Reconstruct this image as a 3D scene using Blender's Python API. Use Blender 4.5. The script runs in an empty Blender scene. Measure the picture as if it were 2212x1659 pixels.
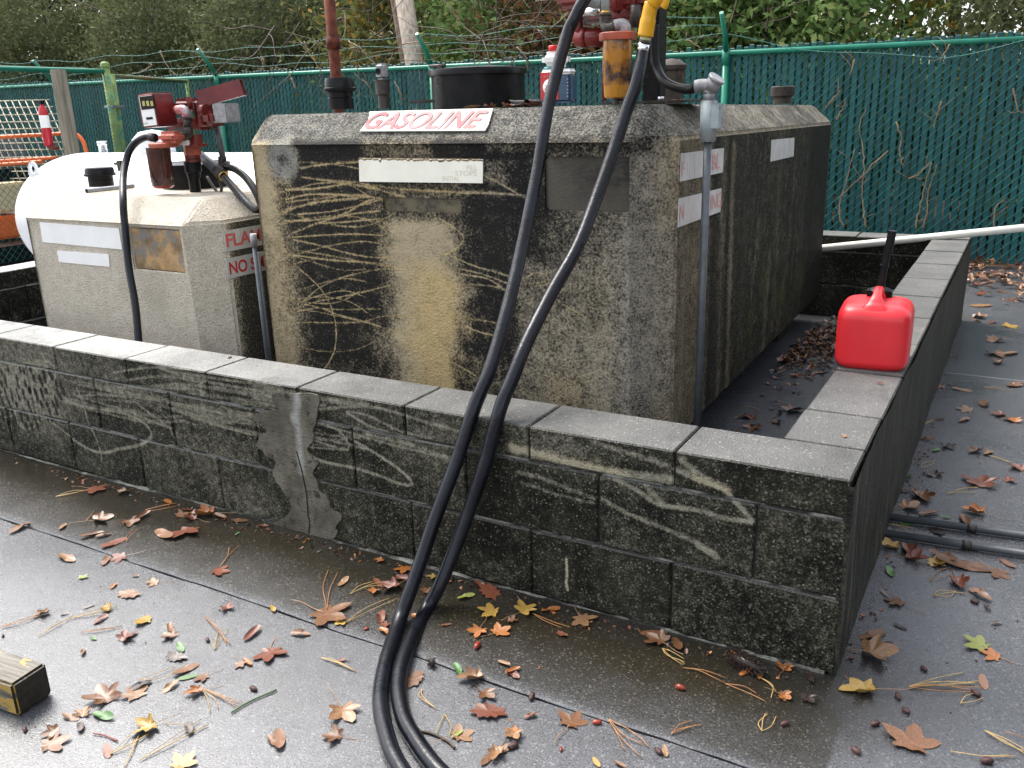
import bpy, bmesh, math, random
import numpy as np
from mathutils import Vector, Matrix
random.seed(7); rng = np.random.default_rng(7)
S = bpy.context.scene
COL = S.collection
rad = math.radians

# ------------------------------------------------------------------ camera
F, CX, CY, CZ, YAW, PIT, ROL = 1909.1003, .260931, -1.914447, 1.316531, -.5287108, -.3061264, -.0315441
_fw = np.array([math.sin(YAW)*math.cos(PIT), math.cos(YAW)*math.cos(PIT), math.sin(PIT)])
_r = np.array([math.cos(YAW), -math.sin(YAW), 0.]); _u = np.cross(_r, _fw)
_r2 = _r*math.cos(ROL)+_u*math.sin(ROL); _u2 = -_r*math.sin(ROL)+_u*math.cos(ROL)
CAM = np.array([CX, CY, CZ])
cd = bpy.data.cameras.new('camera'); cam = bpy.data.objects.new('camera', cd); COL.objects.link(cam)
cd.sensor_width = 36; cd.lens = F/2212*36; cd.clip_start = .05; cd.clip_end = 400
M = Matrix(((_r2[0], _u2[0], -_fw[0], CX), (_r2[1], _u2[1], -_fw[1], CY), (_r2[2], _u2[2], -_fw[2], CZ), (0, 0, 0, 1)))
cam.matrix_world = M
S.camera = cam
# ------------------------------------------------------------------ light: bright overcast
SUN_EL, SUN_AZ = rad(58), rad(-75)      # azimuth from +Y towards +X
W = bpy.data.worlds.new("World"); S.world = W; W.use_nodes = True
nt = W.node_tree; nt.nodes.clear()
sky = nt.nodes.new('ShaderNodeTexSky'); sky.sky_type = 'NISHITA'; sky.sun_disc = False
sky.sun_elevation = SUN_EL; sky.sun_rotation = SUN_AZ
sky.air_density = 1.0; sky.dust_density = 3.0; sky.ozone_density = 1.0
hs = nt.nodes.new('ShaderNodeHueSaturation'); hs.inputs['Saturation'].default_value = .32; hs.inputs['Value'].default_value = 1.0
bg = nt.nodes.new('ShaderNodeBackground'); bg.inputs['Strength'].default_value = .15
wo = nt.nodes.new('ShaderNodeOutputWorld')
nt.links.new(sky.outputs[0], hs.inputs['Color']); nt.links.new(hs.outputs[0], bg.inputs['Color']); nt.links.new(bg.outputs[0], wo.inputs[0])
sl = bpy.data.lights.new('sun', 'SUN'); sl.energy = 1.5; sl.angle = rad(25); sl.color = (1, .95, .87)
sun = bpy.data.objects.new('sun', sl); COL.objects.link(sun)
sd = Vector((math.sin(SUN_AZ)*math.cos(SUN_EL), math.cos(SUN_AZ)*math.cos(SUN_EL), math.sin(SUN_EL)))
sun.rotation_euler = sd.to_track_quat('Z', 'Y').to_euler()
S.view_settings.view_transform = 'Standard'; S.view_settings.look = 'None'
S.view_settings.gamma = 1; S.view_settings.exposure = 1.6; S.view_settings.use_curve_mapping = False

# ------------------------------------------------------------------ placing helpers: photograph point -> point in the place
def ray(u, v): return _fw+_r2*(u-1106)/F+_u2*(829.5-v)/F
def U(u, v, ax, val):
    d = ray(u, v); t = (val-CAM[ax])/d[ax]; return CAM+t*d
def DP(u, v, d): return CAM+ray(u, v)*d
def UP(u, v, p, n):
    d = ray(u, v); p = np.array(p, float); n = np.array(n, float); return CAM+d*(((p-CAM)@n)/(d@n))
def depth(p): return float((np.array(p)-CAM)@_fw)
def SZ(px, p): return px*depth(p)/F
K = .272823
RG = {'a1': (0, 0), 'a2': (548.6, 0), 'a3': (1097.2, 0), 'a4': (1608.5, 0),
      'b1': (0, 411.4), 'b2': (548.6, 411.4), 'b3': (1097.2, 411.4), 'b4': (1608.5, 411.4),
      'c1': (0, 822.9), 'c2': (548.6, 822.9), 'c3': (1097.2, 822.9), 'c4': (1608.5, 822.9),
      'd1': (0, 1206.4), 'd2': (548.6, 1206.4), 'd3': (1097.2, 1206.4), 'd4': (1608.5, 1206.4)}
def R(g, x, y): a = RG[g]; return (a[0]+x*K, a[1]+y*K)
def Z5(x, y): return (274.3+x*.13226, 164.6+y*.13226)

# ------------------------------------------------------------------ object helpers
def tag(o, label=None, cat=None, group=None, kind=None):
    if label: o['label'] = label
    if cat: o['category'] = cat
    if group: o['group'] = group
    if kind: o['kind'] = kind
    return o
def empty(name, loc=(0, 0, 0), rz=0):
    o = bpy.data.objects.new(name, None); COL.objects.link(o); o.location = [float(c) for c in loc]; o.rotation_euler = (0, 0, rz); o.empty_display_size = .05
    return o
def link(name, me, parent=None, loc=None, world=True):
    o = bpy.data.objects.new(name, me); COL.objects.link(o)
    if parent is not None:
        o.parent = parent
        if world:
            pl = parent.location; o.matrix_parent_inverse = Matrix.Translation(-pl) if parent.parent is None else Matrix.Translation(-pl)
            if parent.type == 'MESH' or True: o.matrix_parent_inverse = (PW(parent)).inverted()
    if loc is not None: o.location = [float(c) for c in loc]
    return o
def PW(o):
    m = Matrix.LocRotScale(o.location, o.rotation_euler, o.scale)
    return m if o.parent is None else PW(o.parent) @ o.matrix_parent_inverse @ m
class MB:
    def __init__(s): s.v = []; s.f = []; s.m = []; s.n = 0; s.sm = []
    def add(s, V, Fc, mi=0, smooth=False):
        V = np.asarray(V, float).reshape(-1, 3); s.v.append(V)
        for f in Fc: s.f.append([int(i)+s.n for i in f]); s.m.append(mi); s.sm.append(smooth)
        s.n += len(V)
    def box(s, c, d, rot=None, mi=0):
        c = np.array(c, float); h = np.array(d, float)/2
        V = np.array([[x, y, z] for x in (-1, 1) for y in (-1, 1) for z in (-1, 1)])*h
        if rot is not None: V = V @ np.array(rot).T
        s.add(V+c, [(0, 1, 3, 2), (4, 6, 7, 5), (0, 4, 5, 1), (2, 3, 7, 6), (0, 2, 6, 4), (1, 5, 7, 3)], mi)
    def box2(s, a, b, mi=0):
        a = np.array(a, float); b = np.array(b, float); lo = np.minimum(a, b); hi = np.maximum(a, b); s.box((lo+hi)/2, hi-lo, mi=mi)
    def tube(s, P, r, n=12, mi=0, cap=True, smooth=True, hole=None):
        P = [np.array(p, float) for p in P]; m = len(P); rr = [r]*m if np.isscalar(r) else list(r)
        T = []
        for i in range(m):
            t = P[min(i+1, m-1)]-P[max(i-1, 0)]; T.append(t/(np.linalg.norm(t)+1e-12))
        a = np.array([0, 0, 1.]) if abs(T[0][2]) < .9 else np.array([1., 0, 0])
        N = np.cross(T[0], a); N /= np.linalg.norm(N); V = []
        for i in range(m):
            N = N-T[i]*(N@T[i]); N /= np.linalg.norm(N)+1e-12; B = np.cross(T[i], N)
            for k in range(n):
                an = 2*math.pi*k/n; V.append(P[i]+rr[i]*(N*math.cos(an)+B*math.sin(an)))
        Fc = [(i*n+k, i*n+(k+1) % n, (i+1)*n+(k+1) % n, (i+1)*n+k) for i in range(m-1) for k in range(n)]
        s.add(V, Fc, mi, smooth)
        if cap: s.add(V[:n], [tuple(range(n))[::-1]], mi); s.add(V[-n:], [tuple(range(n))], mi)
    def cyl(s, a, b, r, n=20, mi=0, r2=None, smooth=True): s.tube([a, b], [r, r if r2 is None else r2], n, mi, True, smooth)
    def lathe(s, c, prof, n=28, mi=0, axis=(0, 0, 1), smooth=True):
        ax = np.array(axis, float); ax /= np.linalg.norm(ax); a = np.array([1., 0, 0]) if abs(ax[0]) < .9 else np.array([0, 1., 0])
        N = np.cross(ax, a); N /= np.linalg.norm(N); B = np.cross(ax, N); V = []
        for r_, h in prof:
            for k in range(n):
                an = 2*math.pi*k/n; V.append(np.array(c)+ax*h+max(r_, 1e-5)*(N*math.cos(an)+B*math.sin(an)))
        Fc = [(i*n+k, i*n+(k+1) % n, (i+1)*n+(k+1) % n, (i+1)*n+k) for i in range(len(prof)-1) for k in range(n)]
        s.add(V, Fc, mi, smooth)
    def mesh(s, name, mats):
        me = bpy.data.meshes.new(name)
        V = np.concatenate(s.v) if s.v else np.zeros((0, 3))
        me.from_pydata(V.tolist(), [], s.f)
        for m in (mats if isinstance(mats, (list, tuple)) else [mats]): me.materials.append(m)
        me.polygons.foreach_set('material_index', s.m); me.polygons.foreach_set('use_smooth', s.sm)
        me.update(); return me
    def build(s, name, mats, parent=None, bevel=0, seg=2, angle=35):
        me = s.mesh(name, mats)
        bm = bmesh.new(); bm.from_mesh(me)
        bmesh.ops.remove_doubles(bm, verts=bm.verts, dist=1e-5)
        bmesh.ops.recalc_face_normals(bm, faces=bm.faces)
        if bevel:
            ed = [e for e in bm.edges if len(e.link_faces) == 2 and e.calc_face_angle(0) > rad(angle)]
            bmesh.ops.bevel(bm, geom=ed, offset=bevel, segments=seg, affect='EDGES', clamp_overlap=True)
        bm.to_mesh(me); bm.free()
        return link(name, me, parent)
def catmull(P, n=8):
    P = [np.array(p, float) for p in P]; Q = [2*P[0]-P[1]]+P+[2*P[-1]-P[-2]]; out = []
    for i in range(1, len(Q)-2):
        for k in range(n):
            t = k/n; a, b, c, d = Q[i-1], Q[i], Q[i+1], Q[i+2]
            out.append(.5*((2*b)+(-a+c)*t+(2*a-5*b+4*c-d)*t*t+(-a+3*b-3*c+d)*t**3))
    out.append(P[-1]); return out

# ------------------------------------------------------------------ node helpers
class NT:
    def __init__(s, name):
        s.m = bpy.data.materials.new(name); s.m.use_nodes = True; s.t = s.m.node_tree; s.t.nodes.clear()
        s.o = s.t.nodes.new('ShaderNodeOutputMaterial'); s.b = s.t.nodes.new('ShaderNodeBsdfPrincipled'); s.t.links.new(s.b.outputs[0], s.o.inputs[0])
    def N(s, ty, **kw):
        n = s.t.nodes.new(ty)
        for k, v in kw.items(): setattr(n, k, v)
        return n
    def set(s, sock, v):
        if hasattr(v, 'node'): s.t.links.new(v, sock)
        elif isinstance(v, (tuple, list)) and len(v) == 3 and sock.type == 'RGBA': sock.default_value = (*v, 1)
        else: sock.default_value = v
    def math(s, op, a, b=0., c=0., clamp=False):
        n = s.N('ShaderNodeMath', operation=op, use_clamp=clamp); s.set(n.inputs[0], a); s.set(n.inputs[1], b); s.set(n.inputs[2], c); return n.outputs[0]
    def mix(s, f, a, b, mode='MIX'):
        n = s.N('ShaderNodeMix', data_type='RGBA', blend_type=mode); s.set(n.inputs[0], f); s.set(n.inputs[6], a); s.set(n.inputs[7], b); return n.outputs[2]
    def noise(s, vec, scale, detail=4, rough=.6, dist=0.):
        n = s.N('ShaderNodeTexNoise'); s.set(n.inputs['Vector'], vec); n.inputs['Scale'].default_value = scale; n.inputs['Detail'].default_value = detail
        n.inputs['Roughness'].default_value = rough; n.inputs['Distortion'].default_value = dist; return n.outputs['Fac']
    def vor(s, vec, scale, out='Distance', feat='F1'):
        n = s.N('ShaderNodeTexVoronoi', feature=feat); s.set(n.inputs['Vector'], vec); n.inputs['Scale'].default_value = scale; return n.outputs[out]
    def ramp(s, f, a, b, lo=0., hi=1.):
        n = s.N('ShaderNodeMapRange', interpolation_type='SMOOTHSTEP'); s.set(n.inputs[0], f); n.inputs[1].default_value = a; n.inputs[2].default_value = b; n.inputs[3].default_value = lo; n.inputs[4].default_value = hi; return n.outputs[0]
    def pos(s): return s.N('ShaderNodeNewGeometry').outputs['Position']
    def obj(s): return s.N('ShaderNodeTexCoord').outputs['Object']
    def scale(s, vec, sc):
        n = s.N('ShaderNodeMapping'); s.set(n.inputs[0], vec); n.inputs['Scale'].default_value = sc; return n.outputs[0]
    def bump(s, h, strength=.5, dist=.01, prev=None):
        n = s.N('ShaderNodeBump'); n.inputs['Strength'].default_value = strength; n.inputs['Distance'].default_value = dist; s.set(n.inputs['Height'], h)
        if prev is not None: s.set(n.inputs['Normal'], prev)
        return n.outputs[0]
    def out(s, col=None, rough=None, nrm=None, metal=None, spec=None, trans=None, coat=None, coatr=.1, ior=None, sss=None):
        b = s.b.inputs
        if col is not None: s.set(b['Base Color'], col)
        if rough is not None: s.set(b['Roughness'], rough)
        if nrm is not None: s.set(b['Normal'], nrm)
        if metal is not None: s.set(b['Metallic'], metal)
        if spec is not None: s.set(b['Specular IOR Level'], spec)
        if trans is not None: s.set(b['Transmission Weight'], trans)
        if coat is not None: s.set(b['Coat Weight'], coat); b['Coat Roughness'].default_value = coatr
        if ior is not None: b['IOR'].default_value = ior
        return s.m
def simple(name, col, rough=.5, metal=0., var=.25, scale=30, bump=.0, dirt=None, dscale=8, dthr=.55, spec=None, bscale=None):
    t = NT(name); p = t.pos(); n = t.noise(p, scale, 4, .6)
    c = t.mix(t.ramp(n, .3, .7), tuple(x*(1-var) for x in col), tuple(min(1, x*(1+var)) for x in col))
    if dirt: c = t.mix(t.ramp(t.noise(p, dscale, 5, .7), dthr, dthr+.12), c, dirt)
    nr = t.bump(t.noise(p, bscale or scale*6, 3, .6), bump, .004) if bump else None
    r = t.ramp(t.noise(p, scale*.7, 3), .3, .7, max(.02, rough-.08), min(1, rough+.1))
    return t.out(c, r, nr, metal, spec)
# painted stain maps are computed here with numpy, in metres on the real surface
class Canvas:
    def __init__(s, u0, u1, v0, v1, res, n=3):
        s.b = (u0, u1, v0, v1); s.w = int((u1-u0)/res); s.h = int((v1-v0)/res); s.a = np.zeros((s.h, s.w, n)); s.res = res
        s.X, s.Y = np.meshgrid(np.linspace(u0, u1, s.w), np.linspace(v0, v1, s.h))
    def win(s, x0, x1, y0, y1):
        i0 = max(0, int((x0-s.b[0])/s.res)); i1 = min(s.w, int((x1-s.b[0])/s.res)+2); j0 = max(0, int((y0-s.b[2])/s.res)); j1 = min(s.h, int((y1-s.b[2])/s.res)+2)
        return slice(j0, max(j0, j1)), slice(i0, max(i0, i1))
    def put(s, sl, m, val, ch): A = s.a[sl[0], sl[1], ch]; A += (val-A)*np.clip(m, 0, 1)
    def line(s, P, w, val=1., ch=0, soft=.5, alpha=1.):
        for (a, b) in zip(P[:-1], P[1:]):
            x0, x1 = min(a[0], b[0])-w, max(a[0], b[0])+w; y0, y1 = min(a[1], b[1])-w, max(a[1], b[1])+w
            sl = s.win(x0, x1, y0, y1); X = s.X[sl]; Y = s.Y[sl]
            if X.size == 0: continue
            dx, dy = b[0]-a[0], b[1]-a[1]; L = dx*dx+dy*dy+1e-12; t = np.clip(((X-a[0])*dx+(Y-a[1])*dy)/L, 0, 1)
            d = np.hypot(X-a[0]-t*dx, Y-a[1]-t*dy)/w; m = np.clip((1-d)/soft, 0, 1)*alpha; A = s.a[sl[0], sl[1], ch]
            np.copyto(A, np.where(m > 0, A+(val-A)*m if val < .3 else np.maximum(A, val*m), A))
    def blob(s, c, rx, ry, val, ch=0, soft=.6, alpha=1.):
        sl = s.win(c[0]-rx, c[0]+rx, c[1]-ry, c[1]+ry); X = s.X[sl]; Y = s.Y[sl]
        d = np.hypot((X-c[0])/rx, (Y-c[1])/ry); s.put(sl, np.clip((1-d)/soft, 0, 1)*alpha, val, ch)
    def rect(s, x0, x1, y0, y1, val, ch=0, soft=.02, alpha=1.):
        sl = s.win(x0-soft, x1+soft, y0-soft, y1+soft); X = s.X[sl]; Y = s.Y[sl]
        m = np.minimum(np.minimum((X-x0)/soft+.5, (x1-X)/soft+.5), np.minimum((Y-y0)/soft+.5, (y1-Y)/soft+.5)); s.put(sl, np.clip(m, 0, 1)*alpha, val, ch)
    def image(s, name):
        im = bpy.data.images.new(name, s.w, s.h); im.colorspace_settings.name = 'Non-Color'
        px = np.ones((s.h, s.w, 4), np.float32); px[..., :s.a.shape[2]] = np.clip(s.a, 0, 1); im.pixels.foreach_set(px.ravel()); im.pack(); return im
def texmap(t, cv, im, axes):
    sp = t.N('ShaderNodeSeparateXYZ'); t.t.links.new(t.pos(), sp.inputs[0]); c = t.N('ShaderNodeCombineXYZ'); b = cv.b
    for i, ax in enumerate(axes):
        o = t.math('DIVIDE', t.math('SUBTRACT', sp.outputs[ax], b[2*i]), b[2*i+1]-b[2*i]); t.t.links.new(o, c.inputs[i])
    im_n = t.N('ShaderNodeTexImage', image=im, extension='EXTEND'); t.t.links.new(c.outputs[0], im_n.inputs[0])
    sc = t.N('ShaderNodeSeparateColor'); t.t.links.new(im_n.outputs[0], sc.inputs[0]); return sc.outputs

# ------------------------------------------------------------------ dimensions
B, WT, H = .4064, .195, .503
CH1, CH2 = .203, .406       # course lines
YF = 6.0                    # slatted fence

# ================================================================== GROUND
def ground_material():
    cv = Canvas(-4.2, 1.6, -2.4, 3.0, .008); a = cv.a
    # R brown wet stain, G water film, B pale dust
    for u, v, rx, ry, al in [(60, 1010, .5, .2, 1.), (300, 1080, .6, .16, .9), (600, 1170, .6, .17, .9), (900, 1260, .5, .17, .95), (1200, 1340, .5, .19, 1.), (1500, 1430, .4, .22, 1.), (1700, 1500, .3, .22, 1.), (700, 1230, .5, .2, .7), (400, 1120, .5, .18, .8), (1350, 1450, .45, .18, .7)]:
        p = U(u, v, 2, 0); cv.blob(p[:2], rx, ry, 1, 0, 1., al)
    for x in np.arange(-4, .2, .2): cv.blob((x, -.02), .34, .30, 1, 0, 1., .75)
    for u, v, rx, ry, al in [(1880, 1490, .30, .2, 1.), (1990, 1560, .5, .3, 1.), (1850, 1520, .2, .15, 1.), (2150, 1500, .3, .3, .8), (100, 1200, .6, .3, .6), (1300, 1340, .7, .1, .8), (300, 1100, .6, .12, .7), (900, 1240, .5, .1, .8), (2000, 1100, .5, .5, .35)]:
        p = U(u, v, 2, 0); cv.blob(p[:2], rx, ry, 1, 1, 1., al)
    wy = .03*np.sin(cv.X*5)+.02*np.sin(cv.X*13+1); m_ = np.clip((cv.Y+.40)/.05, 0, 1)*np.clip((-cv.Y+.1)/.05, 0, 1)*(cv.X < .05)*(.62+.38*np.clip(1-np.abs(cv.Y+.12+wy)/.22, 0, 1)); cv.a[..., 0] = np.maximum(cv.a[..., 0], m_)
    im = cv.image('ground_stains'); t = NT('wet_concrete'); p = t.pos(); ch = texmap(t, cv, im, (0, 1))
    n1 = t.noise(p, 2.2, 5, .6); n2 = t.noise(p, 14, 5, .65); n3 = t.noise(p, 230, 3, .75); vo = t.vor(p, 260, 'Color')
    sp = t.N('ShaderNodeSeparateColor'); t.t.links.new(vo, sp.inputs[0])
    base = t.mix(t.ramp(n1, .3, .7), (.066, .069, .078), (.108, .113, .125))
    base = t.mix(t.math('MULTIPLY', t.ramp(n2, .45, .7), .5), base, (.050, .051, .055))
    base = t.mix(t.ramp(n3, .42, .62), t.mix(.5, base, (.02, .02, .021)), base)
    base = t.mix(t.math('MULTIPLY', t.ramp(sp.outputs[0], .86, .97), .55), base, (.21, .21, .215))
    base = t.mix(t.math('MULTIPLY', t.ramp(sp.outputs[1], .88, .95), .7), base, (.018, .018, .018))
    br = t.math('MULTIPLY', ch[0], t.ramp(n2, .1, .55, .7, 1.), clamp=True)
    brc = t.mix(t.math('MULTIPLY', t.ramp(sp.outputs[0], .92, .98), .7), t.mix(t.ramp(n3, .35, .65), (.007, .0058, .0028), (.030, .024, .012)), (.09, .08, .055))
    base = t.mix(t.math('MULTIPLY', br, .98), base, brc); base = t.mix(t.math('MULTIPLY', ch[1], .45), base, (.018, .019, .021))
    film = t.math('MAXIMUM', ch[1], t.ramp(t.noise(p, 3.2, 3, .5, .5), .56, .72, 0, .6))
    r = t.math('SUBTRACT', t.ramp(n3, .3, .7, .22, .38), t.math('MULTIPLY', film, .27))
    r = t.math('MAXIMUM', t.math('SUBTRACT', r, t.math('MULTIPLY', ch[0], .20)), .07)
    hgt = t.math('ADD', n3, t.math('MULTIPLY', n2, .8)); t_b = .4
    nr = t.bump(hgt, t_b, .0025)
    return t.out(base, r, nr, spec=.8)
concrete = ground_material()
def soil_material():
    t = NT('leaf_litter_soil'); p = t.pos(); n = t.noise(p, 9, 6, .7); v = t.vor(p, 26, 'Color'); sp = t.N('ShaderNodeSeparateColor'); t.t.links.new(v, sp.inputs[0])
    c = t.mix(t.ramp(n, .35, .65), (.03, .02, .012), (.10, .055, .03)); c = t.mix(t.ramp(sp.outputs[0], .6, .8), c, (.14, .07, .03))
    return t.out(c, .8, t.bump(t.vor(p, 26), .8, .02))
soil = soil_material()
g = MB(); g.add([(-60, -40, -.06), (60, -40, -.06), (60, 70, -.06), (-60, 70, -.06)], [(0, 1, 2, 3)]); tag(g.build('ground', soil), kind='structure')
darkgap = simple('joint_dirt', (.012, .011, .010), .9)
b = MB(); b.box2((-9.5, -5, -.05), (5, 5.9, -.011)); tag(b.build('slab_bed', darkgap), kind='structure')
def slab(x0, x1, y0, y1, name='concrete_slab'):
    V = []; Fc = []; nx = max(2, int((x1-x0)/.06))
    for i in range(nx+1):
        x = x0+(x1-x0)*i/nx
        j0 = .0022*math.sin(x*9+y0*7)+random.uniform(-.0018, .0018); j1 = .0022*math.sin(x*9+y1*7)+random.uniform(-.0018, .0018)
        V += [(x, y0+j0, -.03), (x, y0+j0-.001, -.004), (x, y0+j0+.004, 0), (x, y1+j1-.004, 0), (x, y1+j1+.001, -.004), (x, y1+j1, -.03)]
    for i in range(nx):
        for k in range(5): Fc.append((i*6+k, (i+1)*6+k, (i+1)*6+k+1, i*6+k+1))
    m = MB(); m.add(V, Fc); o = m.build(name, concrete); tag(o, kind='structure'); return o
slab(-9.4, 5, -5, -.396); slab(-9.4, 5, -.388, 2.72); slab(-9.4, 5, 2.727, 5.88)

# ================================================================== BLOCK WALLS
def wall_front_material():
    cv = Canvas(-5.0, .05, -.01, .52, .0025)
    f = lambda g, P: [(lambda q: (q[0], q[2]))(U(*R(g, x, y), 1, 0)) for x, y in P]
    # R: scrubbed clean, G: yellowish, B: crack/dark
    X, Z = cv.X, cv.Y
    cv.a[..., 0] = .20+.06*np.clip((-1.6-X)/1.0, 0, 1)
    for u, v, rx, rz, val in [(60, 840, .34, .30, .75), (110, 775, .5, .07, .45), (350, 830, .4, .1, .30), (900, 950, .3, .1, .35), (480, 985, .3, .12, .42), (530, 1090, .25, .12, .45), (1250, 1000, .3, .1, .4), (1180, 960, .12, .08, .5), (850, 1110, .2, .1, .28)]:
        q = U(u, v, 1, 0); cv.blob((q[0], q[2]), rx, rz, val, 0, .9, .9)
    W_ = .0105
    fq = lambda u, v: (lambda q: (q[0], q[2]))(U(u, v, 1, 0))
    for i in range(34):
        u0 = random.uniform(60, 560); v0 = 775+u0*.155+random.uniform(0, 75); L = random.uniform(120, 330); bow = random.uniform(-22, 22); P = [fq(u0, v0), fq(u0+L*.4, v0+L*.09+bow*.8), fq(u0+L*.75, v0+L*.16+bow), fq(u0+L, v0+L*.20+random.uniform(-8, 14))]
        cv.line([(q[0], q[1]) for q in catmull([np.array([*k, 0]) for k in P], 6)], W_*random.uniform(.6, 1.2), random.uniform(.45, .72), 0, .8)
    for i in range(14):
        u0 = random.uniform(-10, 110); a0 = random.uniform(16, 30); v0 = random.uniform(800, 900); cv.line([fq(u0+a0*math.cos(t_), v0+a0*1.4*math.sin(t_)) for t_ in np.linspace(0, 6.28, 12)], W_*.9, .85, 0, .8)
    S1 = [('c1', [(470, 110), (600, 180), (760, 220), (950, 250), (1100, 310), (1180, 380), (1190, 450), (1100, 510), (950, 540), (820, 570), (700, 540), (600, 480), (480, 380), (380, 310)], .75, 1.3),
          ('c1', [(610, 60), (660, 180), (700, 330), (760, 460), (800, 580), (800, 640)], .65, 1), ('c1', [(620, 120), (800, 110), (1100, 130), (1420, 190)], .6, 1.3), ('c1', [(700, 40), (1000, 90), (1300, 150), (1430, 200)], .6, 1.5),
          ('c1', [(1060, 160), (1200, 270), (1330, 360), (1380, 470)], .65, 1), ('c1', [(800, 220), (1000, 240), (1200, 320), (1350, 370)], .7, 1.3), ('c1', [(940, 100), (950, 200)], .5, .7), ('c1', [(1750, 200), (2000, 280), (2212, 380)], .5, 1), ('c1', [(600, 0), (900, 50), (1500, 60), (1700, 150)], .55, 1.6),
          ('c1', [(1500, 90), (1900, 150), (2212, 200)], .5, 1.8), ('c1', [(1400, 420), (1800, 470), (2100, 520)], .3, 3),
          ('b1', [(900, 1440), (1200, 1400), (1500, 1420)], .6, 1), ('b1', [(1250, 1400), (1500, 1480), (1900, 1560), (2212, 1600)], .6, 1.4), ('b1', [(1000, 1500), (1300, 1470), (1600, 1520)], .55, 1.3), ('b1', [(1400, 1440), (1800, 1500), (2212, 1540)], .6, 1.2), ('b1', [(1100, 1560), (1500, 1540), (2200, 1659)], .55, 1.5), ('b1', [(1700, 1560), (2212, 1640)], .6, 2),
          ('c2', [(740, 250), (850, 320), (1000, 390), (1300, 460), (1600, 520)], .7, 1), ('c2', [(740, 240), (900, 270), (1150, 390), (1400, 450)], .6, .9), ('c2', [(500, 220), (900, 200), (1200, 270), (1350, 320), (1640, 400)], .6, 1), ('c2', [(0, 30), (300, 100), (600, 150), (900, 190)], .6, 2), ('c2', [(0, 130), (300, 180), (560, 190)], .6, 1.5),
          ('c2', [(500, 330), (650, 380), (730, 460), (740, 540), (600, 510), (450, 460)], .7, .9), ('c2', [(770, 460), (900, 530), (1100, 660), (1220, 760), (1250, 820), (1150, 810), (1000, 750), (800, 690), (600, 650), (470, 610)], .75, 1.05),
          ('c2', [(560, 350), (800, 420), (1200, 530), (1550, 600)], .6, 1), ('c2', [(900, 420), (1300, 520), (1560, 620)], .55, 1.6),
          ('c3', [(40, 530), (300, 590), (600, 670), (900, 730), (1290, 780)], .8, 2.6), ('c3', [(700, 490), (900, 550), (1250, 660)], .55, 1.8), ('c3', [(1330, 700), (1500, 780), (1700, 850), (1780, 930), (1900, 1060), (1920, 1110), (1700, 1080), (1500, 1020), (1200, 980), (1050, 880), (850, 780)], .75, 1.3),
          ('c3', [(1050, 760), (1150, 900), (1230, 970)], .65, 1.8), ('c3', [(1380, 620), (1500, 730), (1720, 840)], .6, 1.8), ('c3', [(80, 720), (300, 780), (550, 880), (690, 930)], .6, 1.4), ('c3', [(100, 800), (400, 900), (680, 970)], .5, 1.2), ('c3', [(740, 930), (950, 1050), (1200, 1150), (1450, 1260), (1640, 1380)], .6, 1.5), ('c3', [(1500, 1290), (1650, 1390)], .85, 1.8), ('c3', [(1400, 720), (1750, 870)], .8, 1.6)]
    for g_, P, val, w in S1: val = min(1, val*1.12); cv.line([tuple(q) for q in catmull([np.array(k+(0,)) for k in f(g_, P)], 5)] and [(q[0], q[1]) for q in catmull([np.array([*k, 0]) for k in f(g_, P)], 5)], W_*w*.85, val, 0, .8)
    # lacy scrub pattern at the left
    for i in range(15):
        for j in range(9):
            u = -10+i*13+(j % 2)*6+random.uniform(-3, 3); v = 800+j*15+random.uniform(-3, 3)
            if ((u-45)/95)**2+((v-845)/85)**2 < 1 and random.random() < .8:
                q = U(u, v, 1, 0); cv.blob((q[0]+.0, q[2]), .012, .022, .06, 0, .5, .95)
    for g_, P, w in [('c3', [(180, 560), (600, 650), (900, 720)], .03), ('c3', [(1500, 780), (1770, 870)], .02), ('c3', [(40, 530), (150, 560)], .03)]: cv.line(f(g_, P), w, .8, 1, .8)
    # patch crack
    cv.line(f('c2', [(350, 560), (385, 690), (410, 800), (430, 900), (440, 1050), (452, 1130), (445, 1230)]), .0035, 1, 2, .6)
    # pale run at patch
    cv.line(f('c2', [(350, 80), (345, 250), (365, 450), (375, 560), (390, 720)]), .02, 1., 1, 1., .9)
    for x, z in [(325, 290), (355, 150), (370, 600)]: q = f('c2', [(x, z)])[0]; cv.blob(q, .02, .03, 1., 1, .8)
    # white drip
    cv.line(f('c3', [(465, 1415), (470, 1540), (462, 1600), (475, 1659)]), .005, 1, 1, .6); cv.line(f('c3', [(465, 1415), (470, 1540), (462, 1600), (475, 1659)]), .006, 1, 0, .5)
    im = cv.image('wall_face_marks'); return cv, im
WC, WIM = wall_front_material()
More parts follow.
